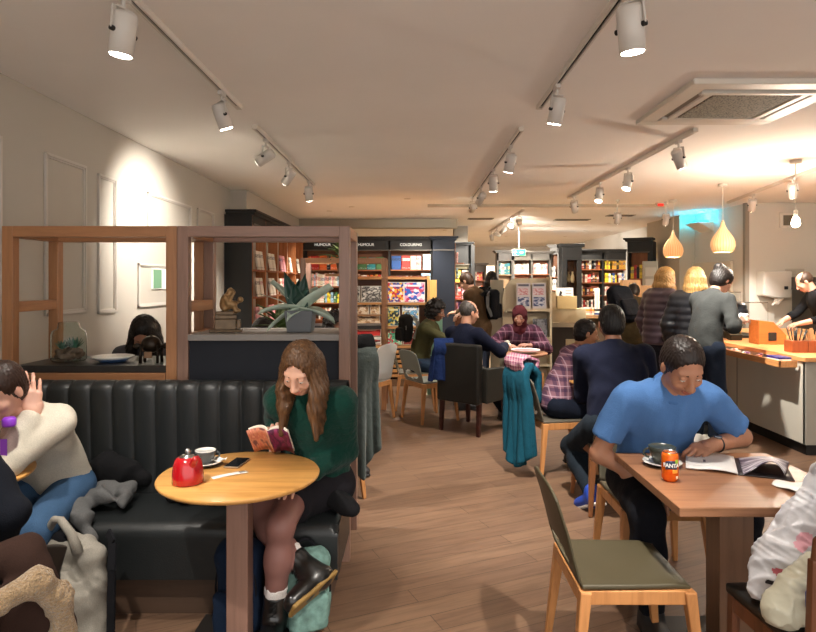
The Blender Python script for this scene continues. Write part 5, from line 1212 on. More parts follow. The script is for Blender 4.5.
# grey pot plant
t = thing('potted_plant', 'broad grey green leaved plant in a square grey pot on the divider shelf', 'plant', (P(297,335,3.5).x, 3.62, 1.261)); pot = plain('#63676c', .6, bump=.05)
m = MB(); w0, w1, h_ = .068, .082, .125
vs = [(sx*w, sy*w, z) for w, z in ((w0,0),(w1,h_),(w1-.01,h_),(w0-.004,.02)) for sx, sy in ((-1,-1),(1,-1),(1,1),(-1,1))]
m._add(vs, [(3,2,1,0)]+[(i*4+k, i*4+(k+1)%4, (i+1)*4+(k+1)%4, (i+1)*4+k) for i in range(3) for k in range(4)]+[(12,13,14,15)]); m.build('pot', pot, t, bevel=.004)
MB().b2((-.07,-.07,.1),(.07,.07,.112)).build('soil', plain('#2a1f18', 1), t)
lf1 = plain('#24443a', .45, var=.25, vs=14); lf2 = plain('#b4c4b4', .5, var=.2, vs=14)
for i, (dx, dy, dz, L, w_, dr, k) in enumerate(((-.35,-.1,.95,.27,.065,.05,0),(-.15,-.3,.95,.2,.075,.1,0),(.1,.1,1,.24,.06,.05,0),(.2,-.25,.8,.17,.08,.2,0),(-.1,.3,.9,.22,.07,.1,0),(-.8,-.3,.65,.2,.065,.75,1),(.8,-.15,.75,.25,.075,.1,1),(.9,-.3,.25,.2,.07,.55,1),(-.75,.2,.8,.27,.05,.05,1),(-.3,-.8,.2,.14,.05,.5,1),(.35,.6,.8,.22,.07,.2,1),(-.95,-.2,.35,.15,.07,1.1,1))):
    m = MB(); leafblade(m, (0,0,.1), (dx,dy,dz), L, w_*(2.3 if k else 1.6), (0,0,1) if abs(dz) < .9 else (0,-1,.3), dr, 12, .25); m.build('leaf', lf2 if k else lf1, t, solid=.002)
for d in ((-1,0,.55),(.6,-.2,.75)): MB().tube([(0,0,.11), (d[0]*.12,d[1]*.12,.11+d[2]*.13), (d[0]*.24,d[1]*.2,.11+d[2]*.2)], [.004,.003,.002], 6).build('stem', lf2, t)
# foliage plants beyond
def bush(label, loc, n, L, spread, c, seed, pot_c='#6a5a4a'):
    random.seed(seed); t = thing('potted_plant', label, 'plant', loc)
    MB().lathe([(.07,0),(.09,.14),(.08,.14),(.06,.1),(.001,.1)], seg=24).build('pot', plain(pot_c, .7), t)
    m = MB()
    for i in range(n):
        a = random.random()*6.28; el = random.uniform(.2,1.3); d = (math.cos(a)*math.cos(el), math.sin(a)*math.cos(el), math.sin(el)); r_ = random.random()*spread
        leafblade(m, (d[0]*r_*.5, d[1]*r_*.5, .12+d[2]*r_), d, L*random.uniform(.7,1.2), L*.38, (0,0,1.01), .4, 5)
    m.build('foliage', plain(c, .5, var=.3, vs=20), t, solid=.0015)
    return t
bush('leafy green plant on the second divider, beside the HUMOUR sign', (PX(343,7.7), 7.72, 1.66), 46, .17, .26, '#4a5a2c', 3);
t2 = thing('plant_shelf', 'thin timber shelf carrying the leafy plant on the open timber frame', 'shelf', (PX(343,7.7), 7.73, 1.62)); MB().b2((-.2,-.17,0),(.2,.17,.03)).build('board', oakx, t2)
bush('low green plant seen behind the statuette shelf', (PX(283,5.0), 4.95, 1.02), 30, .2, .12, '#4a5a30', 5)
t2 = thing('side_cabinet', 'narrow dark cabinet carrying the low green plant beyond the divider', 'cabinet', (PX(283,5.0), 4.95, 0)); MB().b2((-.14,-.14,0),(.14,.14,1.0)).build('carcass', case_dk, t2, bevel=.003); MB().b2((-.16,-.16,1.0),(.16,.16,1.02)).build('top', oakx, t2)
# ============================================================ near round table
TZ = .7405
t = thing('teapot', 'red ceramic teapot with a steel lid knob on the round table', 'teapot', (P(187,474,2.49).x, 2.5, TZ)); rd = plain('#b3101c', .18, coat=.6)
m = MB(); m.lathe([(.001,.0),(.056,.0),(.062,.006),(.0615,.035),(.057,.075),(.051,.094),(.042,.104),(.034,.108),(.034,.104),(.001,.1)], seg=48); m.build('body', rd, t)
sd = SDF(); sd.cap((.03,-.035,.085),(.05,-.058,.112),.016,.012,k=.01); npmesh('spout', [(*sd.mesh(.003), 0)], [rd], t)
st_ = plain('#c8c8c8', .2, metal=1); MB().lathe([(.034,.104),(.034,.11),(.02,.116),(.008,.118)], seg=32).build('lid', st_, t); MB().lathe([(.001,.117),(.009,.12),(.012,.129),(.008,.137),(.001,.139)], seg=20).build('lid_knob', st_, t)
MB().tube([(-.035*math.cos(a)-.02, .04+.035*math.sin(a)*.3, .06+.035*math.sin(a)) for a in np.linspace(-1.4, 1.4, 10)], .006, 8).build('handle', rd, t)
def cup(loc, label, c, r_, liq, sc=1, ang=0):
    t = thing('coffee_cup', label, 'cup', loc); s_ = sc
    m = MB(); seg = 36; pr = [(.02,.002),(.028,.004),(.034,.02),(.042,.04),(.045,.056),(.043,.058),(.04,.05),(.03,.02),(.001,.014)]
    m.lathe([(a*s_, b*s_) for a, b in pr], seg=36); m.build('bowl', plain(c, .3), t)
    MB().lathe([(.0445*s_,.0555*s_),(.0455*s_,.0575*s_),(.0425*s_,.059*s_),(.0425*s_,.0575*s_)], seg=36).build('rim', plain(r_, .3), t)
    MB().lathe([(.001,.049*s_),(.0405*s_,.049*s_),(.0405*s_,.051*s_)], seg=32).build('coffee', plain(liq, .4, var=.15, vs=40), t)
    ca, sa = math.cos(ang), math.sin(ang)
    MB().tube([((.038+.022*math.sin(a))*s_*ca, (.038+.022*math.sin(a))*s_*sa, (.032+.016*math.cos(a))*s_) for a in np.linspace(.2, PI-.2, 9)], .004*s_, 8).build('handle', plain(c, .3), t)
    return t
def saucer(loc, label, r_, c='#e4e2dc', under='#55585a'):
    t = thing('saucer', label, 'saucer', loc); MB().lathe([(.001,.004),(r_*.5,.004),(r_*.97,.016),(r_,.018),(r_*.98,.0205),(r_*.52,.009),(.001,.008)], seg=48).build('dish', plain(c, .25), t); MB().lathe([(.001,0),(r_*.5,0),(r_*.99,.0165),(r_*.5,.0035)], seg=40).build('underside', plain(under, .4), t); return t
cx, cy = P(204,463,2.72).x, 2.74
saucer((cx,cy,TZ), 'white saucer with a dark underside by the red teapot', .072); cup((cx,cy,TZ+.0095), 'grey coffee cup with a white rim by the red teapot', '#4c5052', '#e6e4de', '#d8cfc0', ang=.4)
t = thing('smartphone', 'black smartphone lying on the round table', 'phone', (P(236,459,2.74).x, 2.76, TZ), R(-8)); MB().b2((-.034,-.07,0),(.034,.07,.008)).build('case', plain('#b8a890', .3, metal=.6), t, bevel=.004); MB().b2((-.031,-.066,.0075),(.031,.066,.0088)).build('screen', plain('#0c0d10', .08), t)
t = thing('receipt', 'long white paper receipt lying on the round table', 'receipt', (P(230,470,2.6).x, 2.6, TZ), R(-68+90+14)); MB().grid(lambda u, v: ((u-.5)*.15, (v-.5)*.034, .001+.003*math.sin(u*3)), 10, 3).build('paper', plain('#f0eee8', .8), t, solid=.0006); m = MB()
for i in range(3): m.b2((.04,-.01+.008*i,.0045),(.065,-.007+.008*i,.005))
m.build('printed_lines', plain('#55524e', .8), t)
simple('folded_napkin', 'crumpled white napkin on the saucer beside the grey cup', 'napkin', (cx+.055,cy+.01,TZ+.021), [('paper', MB().grid(lambda u,v: ((u-.5)*.06,(v-.5)*.05,.004+.005*math.sin(u*8+v*5)), 10, 10), plain('#f0eee8', .8), dict(solid=.002))])
# open book in hands
def openbook(name, label, cat, loc, rot, w, h, cover, page, outc=None, arch=.018, th=.012):
    t = thing(name, label, cat, loc); t.rotation_euler = rot
    for sx, nm in ((-1,'left_pages'),(1,'right_pages')):
        f = lambda u, v, sx=sx: (sx*w*u, (v-.5)*h, .006+th*math.sqrt(max(0, 1-(1-min(1,u*6))**2))*1.0+arch*math.sin(PI*u)*(1-.2*u)-.004*u)
        MB().grid(f, 18, 6).build(nm, page, t, solid=th*.7, off=1 if sx < 0 else -1)
        g = lambda u, v, sx=sx: (sx*(w+.003)*u, (v-.5)*(h+.006), .0-.0+arch*math.sin(PI*u)*(1-.2*u)*.9-.004*u)
        MB().grid(g, 18, 4).build('cover', cover if sx < 0 else (outc or cover), t, solid=.0015)
    return t
pages = plain('#e8dccb', .8, var=.03)
bp = P(272,441,2.87)
openbook('paperback_book', 'open paperback with an orange and purple cover held by the woman in green', 'book', (bp.x, 2.85, .815), (R(-52), R(0), R(-8)), .095, .15, art(['#e8a88a','#c8705a','#d89070','#7a4a4a'], 2, 2.2, 'noise'), pages, art(['#5a1a40','#7a2050','#3a1230','#8a3060'], 5, 2.5, 'noise'), arch=.022)
# bottle of pink drink
t = thing('drink_bottle', 'clear bottle of pink drink with a purple lid on the left table', 'bottle', (P(6,468,2.58).x, 2.6, TZ));
pr = [(.034,.002),(.037,.01),(.037,.1),(.036,.17),(.03,.195),(.022,.205),(.022,.215)]
seg = 32; m = MB(); vs = [(r*math.cos(2*PI*k/seg), r*math.sin(2*PI*k/seg), z) for r, z in pr for k in range(seg)]
m._add(vs, [(i*seg+k, i*seg+(k+1) % seg, (i+1)*seg+(k+1) % seg, (i+1)*seg+k) for i in range(len(pr)-1) for k in range(seg)]+[tuple(range(seg))[::-1]], 0, True); m.build('bottle', glass('#f8eef4', .02, 1.2), t, solid=.0015)
MB().lathe([(.001,.004),(.0335,.004),(.0345,.075),(.001,.075)], seg=28).build('pink_drink', plain('#d8688a', .2), t); MB().lathe([(.0375,.03),(.0378,.03),(.0378,.07),(.0375,.07)], seg=28).build('label_band', plain('#e8a8c0', .5), t)
MB().lathe([(.025,.205),(.027,.212),(.027,.235),(.02,.243),(.001,.243)], seg=24).build('lid', plain('#8a3ac8', .3), t)
MB().b2((-.012,-.0385,.09),(.016,-.037,.16)).build('purple_mark', plain('#7a3ab0', .4), t)
# square table things
sx_, sy_ = P(664,466,2.72).x, 2.74
saucer((sx_,sy_,TZ), 'white saucer under the green-grey coffee cup on the square table', .083); cup((sx_,sy_,TZ+.0095), 'green-grey cup of frothy coffee on the square table', '#3c423c', '#4a504a', '#d9bd98', 1.28, ang=2.8)
cl = P(671,480,2.52); CL = (cl.x, 2.53, TZ)
t = thing('drink_can', 'orange soft drink can standing on the square table', 'can', CL)
m, nt, b = mk('can_print'); b.inputs['Roughness'].default_value = .25; b.inputs['Metallic'].default_value = .35
nn = N(nt, 'ShaderNodeTexNoise', Scale=30); nt.links.new(coords(nt), nn.inputs['Vector']); nt.links.new(ramp(nt, nn.outputs[0], [(.35, '#e0560c'), (.6, '#ee7018')]), b.inputs['Base Color'])
MB().lathe([(.024,.0),(.026,.003),(.033,.013),(.033,.105),(.0275,.1165)], seg=48).build('body', m, t); MB().lathe([(.0275,.1155),(.028,.12),(.026,.12),(.0245,.115),(.001,.115)], seg=40).build('lid', plain('#c0c0c0', .25, metal=1), t)
MB().tube([(-.008,.0,.117),(0,-.009,.1175),(.008,.0,.117),(0,.008,.117)], .0012, 6, close=True).build('pull_tab', plain('#b0b0b0', .3, metal=1), t)
def wrapc(r_, z0, a0=0):
    def f(co): a = a0+co.x/r_; return V3(((r_+co.z)*math.sin(a), -(r_+co.z)*math.cos(a), co.y+z0))
    return f
m = MB(); m.grid(lambda u, v: (math.sin(-.95+1.5*u)*.0333, -math.cos(-.95+1.5*u)*.0333, .05+.034*v+.004*math.sin(u*3)), 20, 4); m.build('logo_panel', plain('#1a2a4a', .3), t, solid=.0003)
text('FANTA', .021, plain('#f4f4f0', .4), t, (0,0,0), (0,0,0), 'logo_lettering', .0004, wrapc(.0338, .068, -.22), bold=.0008)
m = MB(); m.grid(lambda u, v: (math.sin(.25+.45*u)*.0334, -math.cos(.25+.45*u)*.0334, .076+.016*v), 8, 4); m.build('leaf_mark', plain('#9ac83a', .4), t, solid=.0003)
m = MB(); m.grid(lambda u, v: (math.sin(-.1+.7*u)*.0334, -math.cos(-.1+.7*u)*.0334, .038+.014*v), 8, 4); m.build('orange_slice_mark', plain('#f8a83a', .4), t, solid=.0003)
m = MB(); m.grid(lambda u, v: (math.sin(.35+.4*u)*.0334, -math.cos(.35+.4*u)*.0334, .014+.012*v), 8, 4); m.build('small_print', plain('#e8e0c8', .5), t, solid=.0003)
# magazine
t = thing('open_magazine', 'open magazine with a curled dark page on the square table', 'magazine', (1.42, 2.72, TZ), R(-24))
pgm = art(['#e6e3e0','#d4d0ce','#eeeceb','#c8c4c4'], 3, 3, 'noise')
MB().grid(lambda u, v: (-.2*u, (v-.5)*.27, .005+.007*math.sin(PI*min(1,u*1.3))), 16, 4).build('left_page', plain('#e0ddda', .45, var=.03), t, solid=.004)
m, nt, b = mk('magazine_print'); b.inputs['Roughness'].default_value = .3; nn = N(nt, 'ShaderNodeTexNoise', Scale=3.5, Detail=3, Distortion=1); nt.links.new(coords(nt, (2,9,4), (0,0,.6), kind='Object'), nn.inputs['Vector']); nt.links.new(ramp(nt, nn.outputs[0], [(.34,'#2c2438'),(.46,'#5a5068'),(.56,'#c8c2cc'),(.7,'#efecee')]), b.inputs['Base Color'])
def curl(u, v):
    a = u*PI*.93; r_ = .035+.035*v*1.0; return (.02+.2*u*(1-.25*u*(1-v)), (v-.5)*.27, .006+(.02+.05*(1-v))*math.sin(a)**1.0*(.5+.5*u)*1.2)
MB().grid(curl, 24, 8).build('curled_page', m, t, solid=.0012)
MB().grid(lambda u, v: (.205*u, (v-.5)*.27, .003+.003*math.sin(PI*u)), 12, 4).build('right_page', plain('#251a1c', .45), t, solid=.003)
MB().b2((-.13,-.03,.0125),(-.09,.01,.0135)).b2((-.17,.05,.0125),(-.04,.055,.0133)).b2((-.17,.07,.0125),(-.06,.075,.0133)).build('printed_block', plain('#5a5a70', .5), t)
t = thing('paper_napkin', 'crumpled white paper napkin near the curled magazine page', 'napkin', (1.53, 2.43, TZ), R(20)); MB().grid(lambda u, v: ((u-.5)*.17, (v-.5)*.13+.02*math.sin(u*5), .004+.006*math.sin(u*7+v*3)*math.sin(v*5)+.004), 16, 12).build('paper', plain('#eae8e4', .85), t, solid=.001)
# things on the far small table
TX, TY = 1.24, 7.15
t = thing('serving_tray', 'white plate with a pink stripe on the small far table', 'tray', (TX+.05, TY-.1, .7405)); MB().lathe([(.001,.01),(.12,.01),(.16,.03),(.165,.045),(.155,.045),(.12,.02),(.001,.02)], seg=36).build('dish', plain('#e4e0da', .3), t); MB().lathe([(.155,.03),(.1655,.036),(.1655,.041),(.155,.035)], seg=36).build('pink_band', plain('#c87a80', .4), t)
cup((TX-.2, TY+.02, .7405), 'white cup on the small far table', '#e4e0da', '#e4e0da', '#6a4a30', 1.3)
t = thing('sugar_pot', 'glass and white pot beside the white cup on the small far table', 'pot', (TX-.12, TY+.14, .7405)); MB().lathe([(.04,0),(.05,.03),(.045,.08),(.03,.1),(.001,.105)], seg=20).build('pot', plain('#d8d4cc', .2), t); MB().lathe([(.03,.1),(.034,.11),(.008,.125)], seg=16).build('lid', plain('#b8b4ac', .3), t)
# ============================================================ bags and coats
def strap(m, pts, w=.03, th=.005, up=(0,0,1)):
    for a, b in zip(pts[:-1], pts[1:]): m.bar(a, b, w, th, up=up)
    return m
def backpack(label, loc, rz, c, c2, s_=1.0, w_=.15, d_=.09, h_=.44, lean=(0,0,0), group=None, straps=True, seed=1, parent_loc=None, cat='backpack'):
    t = thing('backpack', label, cat, loc, 0, group); t.rotation_euler = (lean[0], lean[1], R(rz))
    b_ = SDF(); b_.box((0,0,h_/2), (w_,d_,h_/2), rd=.055, k=.02).ell((0,0,h_*.86), (w_*.86,d_*.9,h_*.16), k=.05)
    npmesh('main_pocket', [(*b_.mesh(.008, folds(.007, 17, seed, (1,1,1))), 0)], [c], t)
    b_ = SDF(); b_.box((0,-d_-.012,h_*.3), (w_*.8,.035,h_*.25), rd=.03); npmesh('front_pocket', [(*b_.mesh(.008, folds(.005, 22, seed+1, (1,1,1))), 0)], [c], t)
    m = MB(); pts = [(w_*.9*math.sin(a)*1.03, -d_*.62, h_*.52+h_*.44*math.cos(a)) for a in np.linspace(-1.7, 1.7, 20)]; m.tube(pts, .0045, 6); m.build('zip', c2, t)
    MB().tube([(x, d_*.5, h_+.0+.045*math.sin(PI*(x+.05)/.1)) for x in np.linspace(-.05,.05,8)], .008, 8).build('grab_handle', c2, t)
    if straps:
        for sx in (-1,1): strap(MB(), [(sx*.06, d_*.9, h_*.93), (sx*.08, d_+.05, h_*.8), (sx*.09, d_+.06, h_*.45), (sx*.1, d_*.9, h_*.12)], .05, .012, up=(1,0,0)).build('shoulder_strap', c2, t)
    return t
grey_c = fabric('#8f8a80', bump=.25); blk = fabric('#16161a', bump=.3)
BPt = thing('backpack', 'pale grey canvas backpack slumped against the couch between the coats', 'backpack', (-1.44,2.64,.004), R(-14))
sd = SDF(); sd.cap((-.09,.0,.09),(-.05,.0,.40),.085,.06,k=.05).cap((.08,.0,.09),(.09,.0,.38),.08,.055,k=.05).cap((-.09,0,.08),(.09,0,.08),.085,k=.05).cap((-.05,0,.42),(.1,0,.4),.04,.05,k=.05).ell((0,-.075,.2),(.12,.045,.15),k=.04)
npmesh('main_pocket', [(*sd.mesh(.007, lambda X: folds(.012, 17, 3, (1,1,.8))(X)+folds(.005, 40, 5, (1,1,1))(X), lambda X: -X[...,2]+.002), 0)], [grey_c], BPt)
MB().tube([(-.13,-.01,.4),(-.11,-.03,.48),(-.06,-.04,.545),(-.02,-.05,.55),(.03,-.05,.5),(.07,-.05,.42)], [.022,.018,.016,.016,.018,.024], 10).build('carry_loop', grey_c, BPt)
sd = SDF(); sd.ell((-.04,-.02,.455),(.05,.03,.035)); npmesh('dark_opening', [(*sd.mesh(.006), 0)], [blk], BPt)
MB().tube([(-.0,-.085,.41),(.02,-.105,.33),(.035,-.125,.24),(.05,-.12,.14),(.07,-.1,.06)], [.006,.008,.007,.008,.006], 8).build('zip', blk, BPt)
MB().tube([(-.15,-.06,.37),(-.08,-.085,.4),(-.0,-.085,.41)], .005, 8).build('zip', blk, BPt)
m = MB(); strap(m, [(.12,.06,.47),(.17,.03,.44),(.19,.0,.34),(.195,-.01,.2),(.2,-.02,.03),(.26,-.02,.01),(.33,-.04,.04),(.42,-.0,.008)], .035, .01, up=(0,1,0)); m.build('webbing_strap', blk, BPt)
backpack('pale mint patterned backpack on the floor behind the crossed boot', (-.475,2.78,.004), 20, plain('#6a8c84', .8, var=.35, vs=25, bump=.3), blk, w_=.11, d_=.055, h_=.34, seed=4, straps=False)
backpack('dark blue bag on the floor behind the round table post', (-.76,2.74,.004), -10, fabric('#152338', bump=.3), blk, w_=.1, d_=.07, h_=.4, seed=6, straps=False)
def drape(name, label, cat, loc, rz, w, top, bot, mt, seed=0, thick=.03, out=.05, taper=.0, lining=None, point=0, amp=.035, nf=3, group=None, both=True, parts=()):
    """cloth hung over an edge at height top; local x along edge; falls on -y side (and a bit on +y)"""
    t = thing(name, label, cat, (loc[0], loc[1], 0), R(rz), group); random.seed(seed); ph = [random.random()*6 for _ in range(4)]
    Lf = top-bot
    def f(u, v):
        x = (u-.5)*w*(1-taper*v); k = v*v*.6+v*.4
        y = -out-.02*math.sin(PI*min(1,v*3))-amp*k*(.8*math.sin(nf*2*PI*u*.5+ph[0]+1.2*v)+.5*math.sin(nf*2*PI*u+ph[1]-v))
        z = top-Lf*v*(1-point*abs(u-.45)*1.2)+.012*math.sin(u*7+ph[2])
        if v < .08: q = v/.08; y = -out*q; z = top-Lf*v*.5+.015*math.sin(PI*q)
        return (x, y, z)
    m = MB(); m.grid(f, 36, 40); m.build('front_fall', mt, t, solid=thick, off=0, sub=1)
    if both:
        g = lambda u, v: ((u-.5)*w*.9, out*min(1,v*5)+.02*math.sin(6*u+ph[3])*v+.01, top-.01-.35*Lf*v)
        MB().grid(g, 16, 12).build('back_fall', lining or mt, t, solid=thick*.7, off=0)
    return t
wool = fabric('#3d4542', bump=.5, bs=30, sheen=.2); blackc = fabric('#141416', bump=.4)
D1 = drape('wool_coat', 'long grey-green wool coat hanging over a chair beyond the end of the couch', 'coat', (-.365,4.30), 35, .22, 1.1, .2, wool, 3, .022, .05, -.15, point=.32, amp=.03, nf=4)
D2 = drape('black_jacket', 'black jacket hanging just behind the grey-green wool coat', 'jacket', (-.40,4.33), 35, .26, 1.17, .62, blackc, 5, .025, .05, .2, point=.3)
teal = fabric('#124a5c', bump=.6, bs=16);
D3 = drape('teal_coat', 'long teal padded coat hanging from the back of the childs chair', 'coat', (.905,5.02), -62, .27, .88, .06, teal, 8, .06, .06, -.3, amp=.035, nf=5, point=.2)
strp = plaid('#c890a0', '#7a3a60', '#d8c8c0', 30); drape('striped_scarf', 'pink and purple striped scarf draped on top of the teal coat', 'scarf', (.90,5.03), -62, .22, .95, .66, strp, 9, .03, .075, .1, amp=.012)
drape('blue_coat', 'bright navy blue coat hung over the side of the black armchair back', 'coat', (.33,6.50), 0, .2, .93, .52, fabric('#1a2c58', bump=.6), 11, .06, .05, -.5, amp=.03)
shear = fabric('#a88c68', bump=1.0, bs=120, weave=200, var=.25, sheen=.4); brown = fabric('#35241e', bump=.3, bs=12)
D4 = thing('shearling_coat', 'dark brown coat with a tan shearling lining hung on the chair at the lower left', 'coat', (-1.205,1.86,-.05), R(58))
sd = SDF(); sd.cap((-.19,.0,.76),(.05,.0,.8),.045,.04,k=.06).box((-.04,-.07,.47),(.13,.025,.25),rd=.03,k=.06).cap((-.17,-.09,.62),(-.16,-.09,.16),.07,.055,k=.06).cap((.03,-.02,.76),(.1,-.07,.55),.05,.05,k=.05).cap((.06,-.08,.62),(.17,-.1,.25),.045,.045,k=.06).box((-.05,.06,.7),(.12,.02,.08),rd=.02,k=.05)
npmesh('outer_shell', [(*sd.mesh(.009, folds(.009, 15, 3, (1,1,.7))), 0)], [brown], D4)
sd = SDF(); sd.cap((-.17,-.13,.7),(.0,-.15,.74),.034,k=.03).cap((.0,-.15,.74),(.06,-.15,.67),.036,.036,k=.03).cap((.06,-.15,.67),(.1,-.14,.44),.036,.03,k=.03).cap((-.17,-.13,.66),(-.19,-.13,.5),.034,.03,k=.03).box((-.02,-.12,.36),(.1,.03,.2),rd=.03,k=.03)
npmesh('shearling_lining', [(*sd.mesh(.007, folds(.004, 60, 5, (1,1,1))), 0)], [shear], D4)
# clothes on the couch
def pile(name, label, cat, loc, prims, mt, rz=0, h=.008, amp=.008, f=22, seed=1):
    t = thing(name, label, cat, loc, R(rz)); sd = SDF()
    for p in prims: sd.cap(*p[:4], k=.035)
    npmesh('cloth', [(*sd.mesh(h, folds(amp, f, seed, (1,1,1))), 0)], [mt], t); return t
SZ = .462
pile('grey_hoodie', 'crumpled mid grey hoodie lying on the couch seat', 'hoodie', (-1.53,3.1,SZ), [((-.12,.0,.045),(.12,-.02,.05),.045,.04), ((.1,-.0,.05),(.16,-.14,.05),.04,.03), ((-.1,-.05,.05),(.06,-.15,.06),.05,.04), ((-.02,-.2,.04),(.04,-.28,.0),.04,.032), ((.02,-.27,.0),(.08,-.3,-.08),.032,.026), ((-.1,-.2,.03),(-.02,-.25,.03),.035,.03)], fabric('#5c5c5c', bump=.5), amp=.011, f=34)
MB().lathe([(.0,.0),(.03,.0),(.034,.02),(.03,.04),(.024,.01)], (0,0,0), 16).bm
pile('black_hoodie', 'black garment bundled against the couch back', 'jacket', (-1.53,3.24,SZ), [((-.1,0,.09),(.12,0,.07),.08,.06), ((-.05,-.03,.15),(.07,-.02,.12),.06,.05)], blackc, seed=4)
pile('black_bag', 'low black bag lying on the couch behind the round table', 'bag', (P(205,497,3.1).x,3.08,SZ), [((-.15,0,.03),(.14,.02,.035),.035,.035),((-.08,-.04,.04),(.1,-.03,.04),.035,.03)], blackc, amp=.004, seed=7)
t = pile('padded_jacket', 'black padded jacket lying over the end of the couch', 'jacket', (-.36,2.96,SZ), [((-.06,.05,.04),(.0,.0,.045),.04,.04),((.0,.0,.045),(.045,-.02,.03),.042,.04),((.045,-.02,.03),(.09,-.04,.02),.04,.036)], blackc, seed=9)
# plastic bag
t = thing('plastic_bag', 'white plastic carrier bag with pink and red print slumped on the wooden chair', 'bag', (1.27,2.12,.482))
sd = SDF(); sd.cap((-.1,-.03,.03),(.0,.0,.1),.035,.085,k=.06).cap((.0,.0,.1),(.08,.03,.24),.09,.06,k=.07).cap((.08,.03,.24),(.14,.05,.36),.055,.03,k=.05).cap((.14,.05,.36),(.17,.06,.42),.02,.03,k=.03)
bgm = plain('#cfced2', .3, bump=.5, bs=14, name='white_plastic')
def crinkle(X):
    x, y, z = X[...,0], X[...,1], X[...,2]
    a = np.abs(np.sin(x*34+z*16+2.2*np.sin(y*22+z*9))); b_ = np.abs(np.sin(z*30-x*24+2*np.sin(x*19+y*27))); c_ = np.abs(np.sin(x*75+z*55+2.5*np.sin(z*40)))
    return .012*np.minimum(a, b_)+.004*c_-.006
bv, bf = sd.mesh(.005, crinkle, lambda X: -X[...,2]+.002); bc = bv[bf].mean(1); mi = np.zeros(len(bf), int)
for c, r_, k in (((.045,-.06,.21),.03,1),((.02,-.07,.19),.02,1),((-.055,-.05,.11),.02,2),((-.085,-.055,.075),.014,3),((.01,-.09,.15),.012,2)): mi[np.linalg.norm((bc-np.array(c))*np.array((1,.3,1.5)), axis=1) < r_] = k
npmesh('bag', [(bv, bf, mi)], [bgm, plain('#dba0ac', .35), plain('#c05a66', .35), plain('#22222a', .35)], t)
MB().tube([(.13,.05,.4),(.15,.02,.47),(.19,.03,.5),(.22,.06,.46),(.2,.07,.4)], .008, 8).build('handle', bgm, t)
t = thing('cream_bag', 'second cream coloured plastic bag with a blue patch on the wooden chair', 'bag', (1.2,1.94,.482))
sd = SDF(); sd.cap((-.06,-.02,.05),(.08,.0,.06),.055,.07,k=.06).cap((.0,.0,.1),(.07,.02,.17),.06,.04,k=.05); npmesh('bag', [(*sd.mesh(.006, crinkle, lambda X: -X[...,2]+.002), 0)], [plain('#c9c4ae', .35, bump=.5, bs=14)], t)
sd = SDF(); sd.box((.02,-.075,.11),(.035,.012,.03),rd=.01); npmesh('blue_patch', [(*sd.mesh(.004), 0)], [plain('#1c2c8a', .35)], t)
# ============================================================ people
navyk = fabric('#0e1224', bump=.35, bs=10); jeans = fabric('#243244', bump=.3); blackt = fabric('#0f1015', bump=.3)
PE = {}
PE['green'] = person('woman in a dark green sweater reading an open paperback on the dark couch', (-.47,3.07,.555), yaw=188, lean=9, hunch=12, head=(8,38,-6), s=.97, w=1.0,
    RH=(-.66,2.99,.775), RE=(-.25,1,-.9), LH=(-.47,2.86,.67), LE=(.35,.8,-.8), RK=(0,-1,.2), LK=(-1,-.4,.0),
    RF=(-.60,2.70,.09,(.05,-1,0)), LF=(-.44,2.70,.28,(-.6,-.8,-.22)), sk='#d8a890', top=fabric('#08352c', bump=.55, bs=40, sheen=.1), botk=None, skirt=fabric('#1c1a1e', bump=.3), tights=plain('#8a6058', .55, name='tights'),
    socks=fabric('#e6e0dc'), shoe='#101010', sole='#8a6c38', hair=('long','#5c4029',.3), curl=(.9,.5), hd=((.1,-.3,.8),(-.6,-.5,-.2)), hn=((0,.9,.3),(.2,-.2,1)), collar=fabric('#08352c', bump=.55, bs=40, sheen=.1))
PE['cream'] = person('person in a cream sweatshirt resting their face in a hand at the left table', (-1.74,3.04,.55), yaw=180, lean=22, hunch=20, head=(10,30,0), s=.98, w=.95,
    LH=(-1.66,2.72,.98), LE=(.3,.0,-1), RH=(-1.98,2.66,.77), RK=(-.1,-1,.5), LK=(.2,-1,.4), RF=(-1.88,2.62,.09,(0,-1,0)), LF=(-1.66,2.7,.09,(0.1,-1,0)),
    sk='#d0a08c', top=fabric('#c8c1b2', bump=.5, bs=9), bottom=fabric('#3c5878', bump=.4, bs=14), hair=('short','#2e1d16'), curl=(.6,.35), hd=((0,-1,0),(-.15,.05,1)), hn=((0,0,1),(.5,-.8,.1)))
PE['dark'] = person('person in dark navy clothes at the lower left edge, seen from behind', (-1.62,1.92,.55), yaw=-35, lean=8, hunch=8, head=(0,20,0), s=1.03, w=1.1, RH=(-1.5,2.25,.62), RE=(.9,-.3,-.8), LH=(-1.85,2.2,.7), LE=(-1,-.3,-.6),
    RF=(-1.6,2.35,.09,(-.5,.8,0)), LF=(-1.8,2.25,.09,(-.5,.8,0)), top=fabric('#11141c', bump=.4, bs=10), bottom=blackt, hair=('short','#1c1410'), res=1.3)
PE['blue'] = person('man in a light blue polo shirt reading at the square table', (1.21,3.16,.565), yaw=178, lean=13, hunch=22, head=(-2,38,4), s=1.06, w=1.12, belly=.05,
    RH=(1.13,2.93,.6), RE=(-.5,.2,-.8), LH=(1.40,2.90,.785), LE=(.7,.3,-.7), RK=(-.2,-1,.45), LK=(.2,-1,.4), RF=(1.05,2.72,.09,(-.1,-1,0)), LF=(1.55,2.85,.09,(.1,-1,0)),
    sk='#b98468', topk='shirt', top=fabric('#5179b0', bump=.4, bs=12, var=.05), bottom=fabric('#0e0f16', bump=.3), hair=('short','#241b18'), curl=(.6,.75), hd=((.0,-1,-.1),(-.85,-.45,-.12)), hn=((0,0,1),(.1,-.25,1)), shirt_end=-.72, collar=fabric('#4a71a8', bump=.4, bs=12, var=.05), fold=.006)
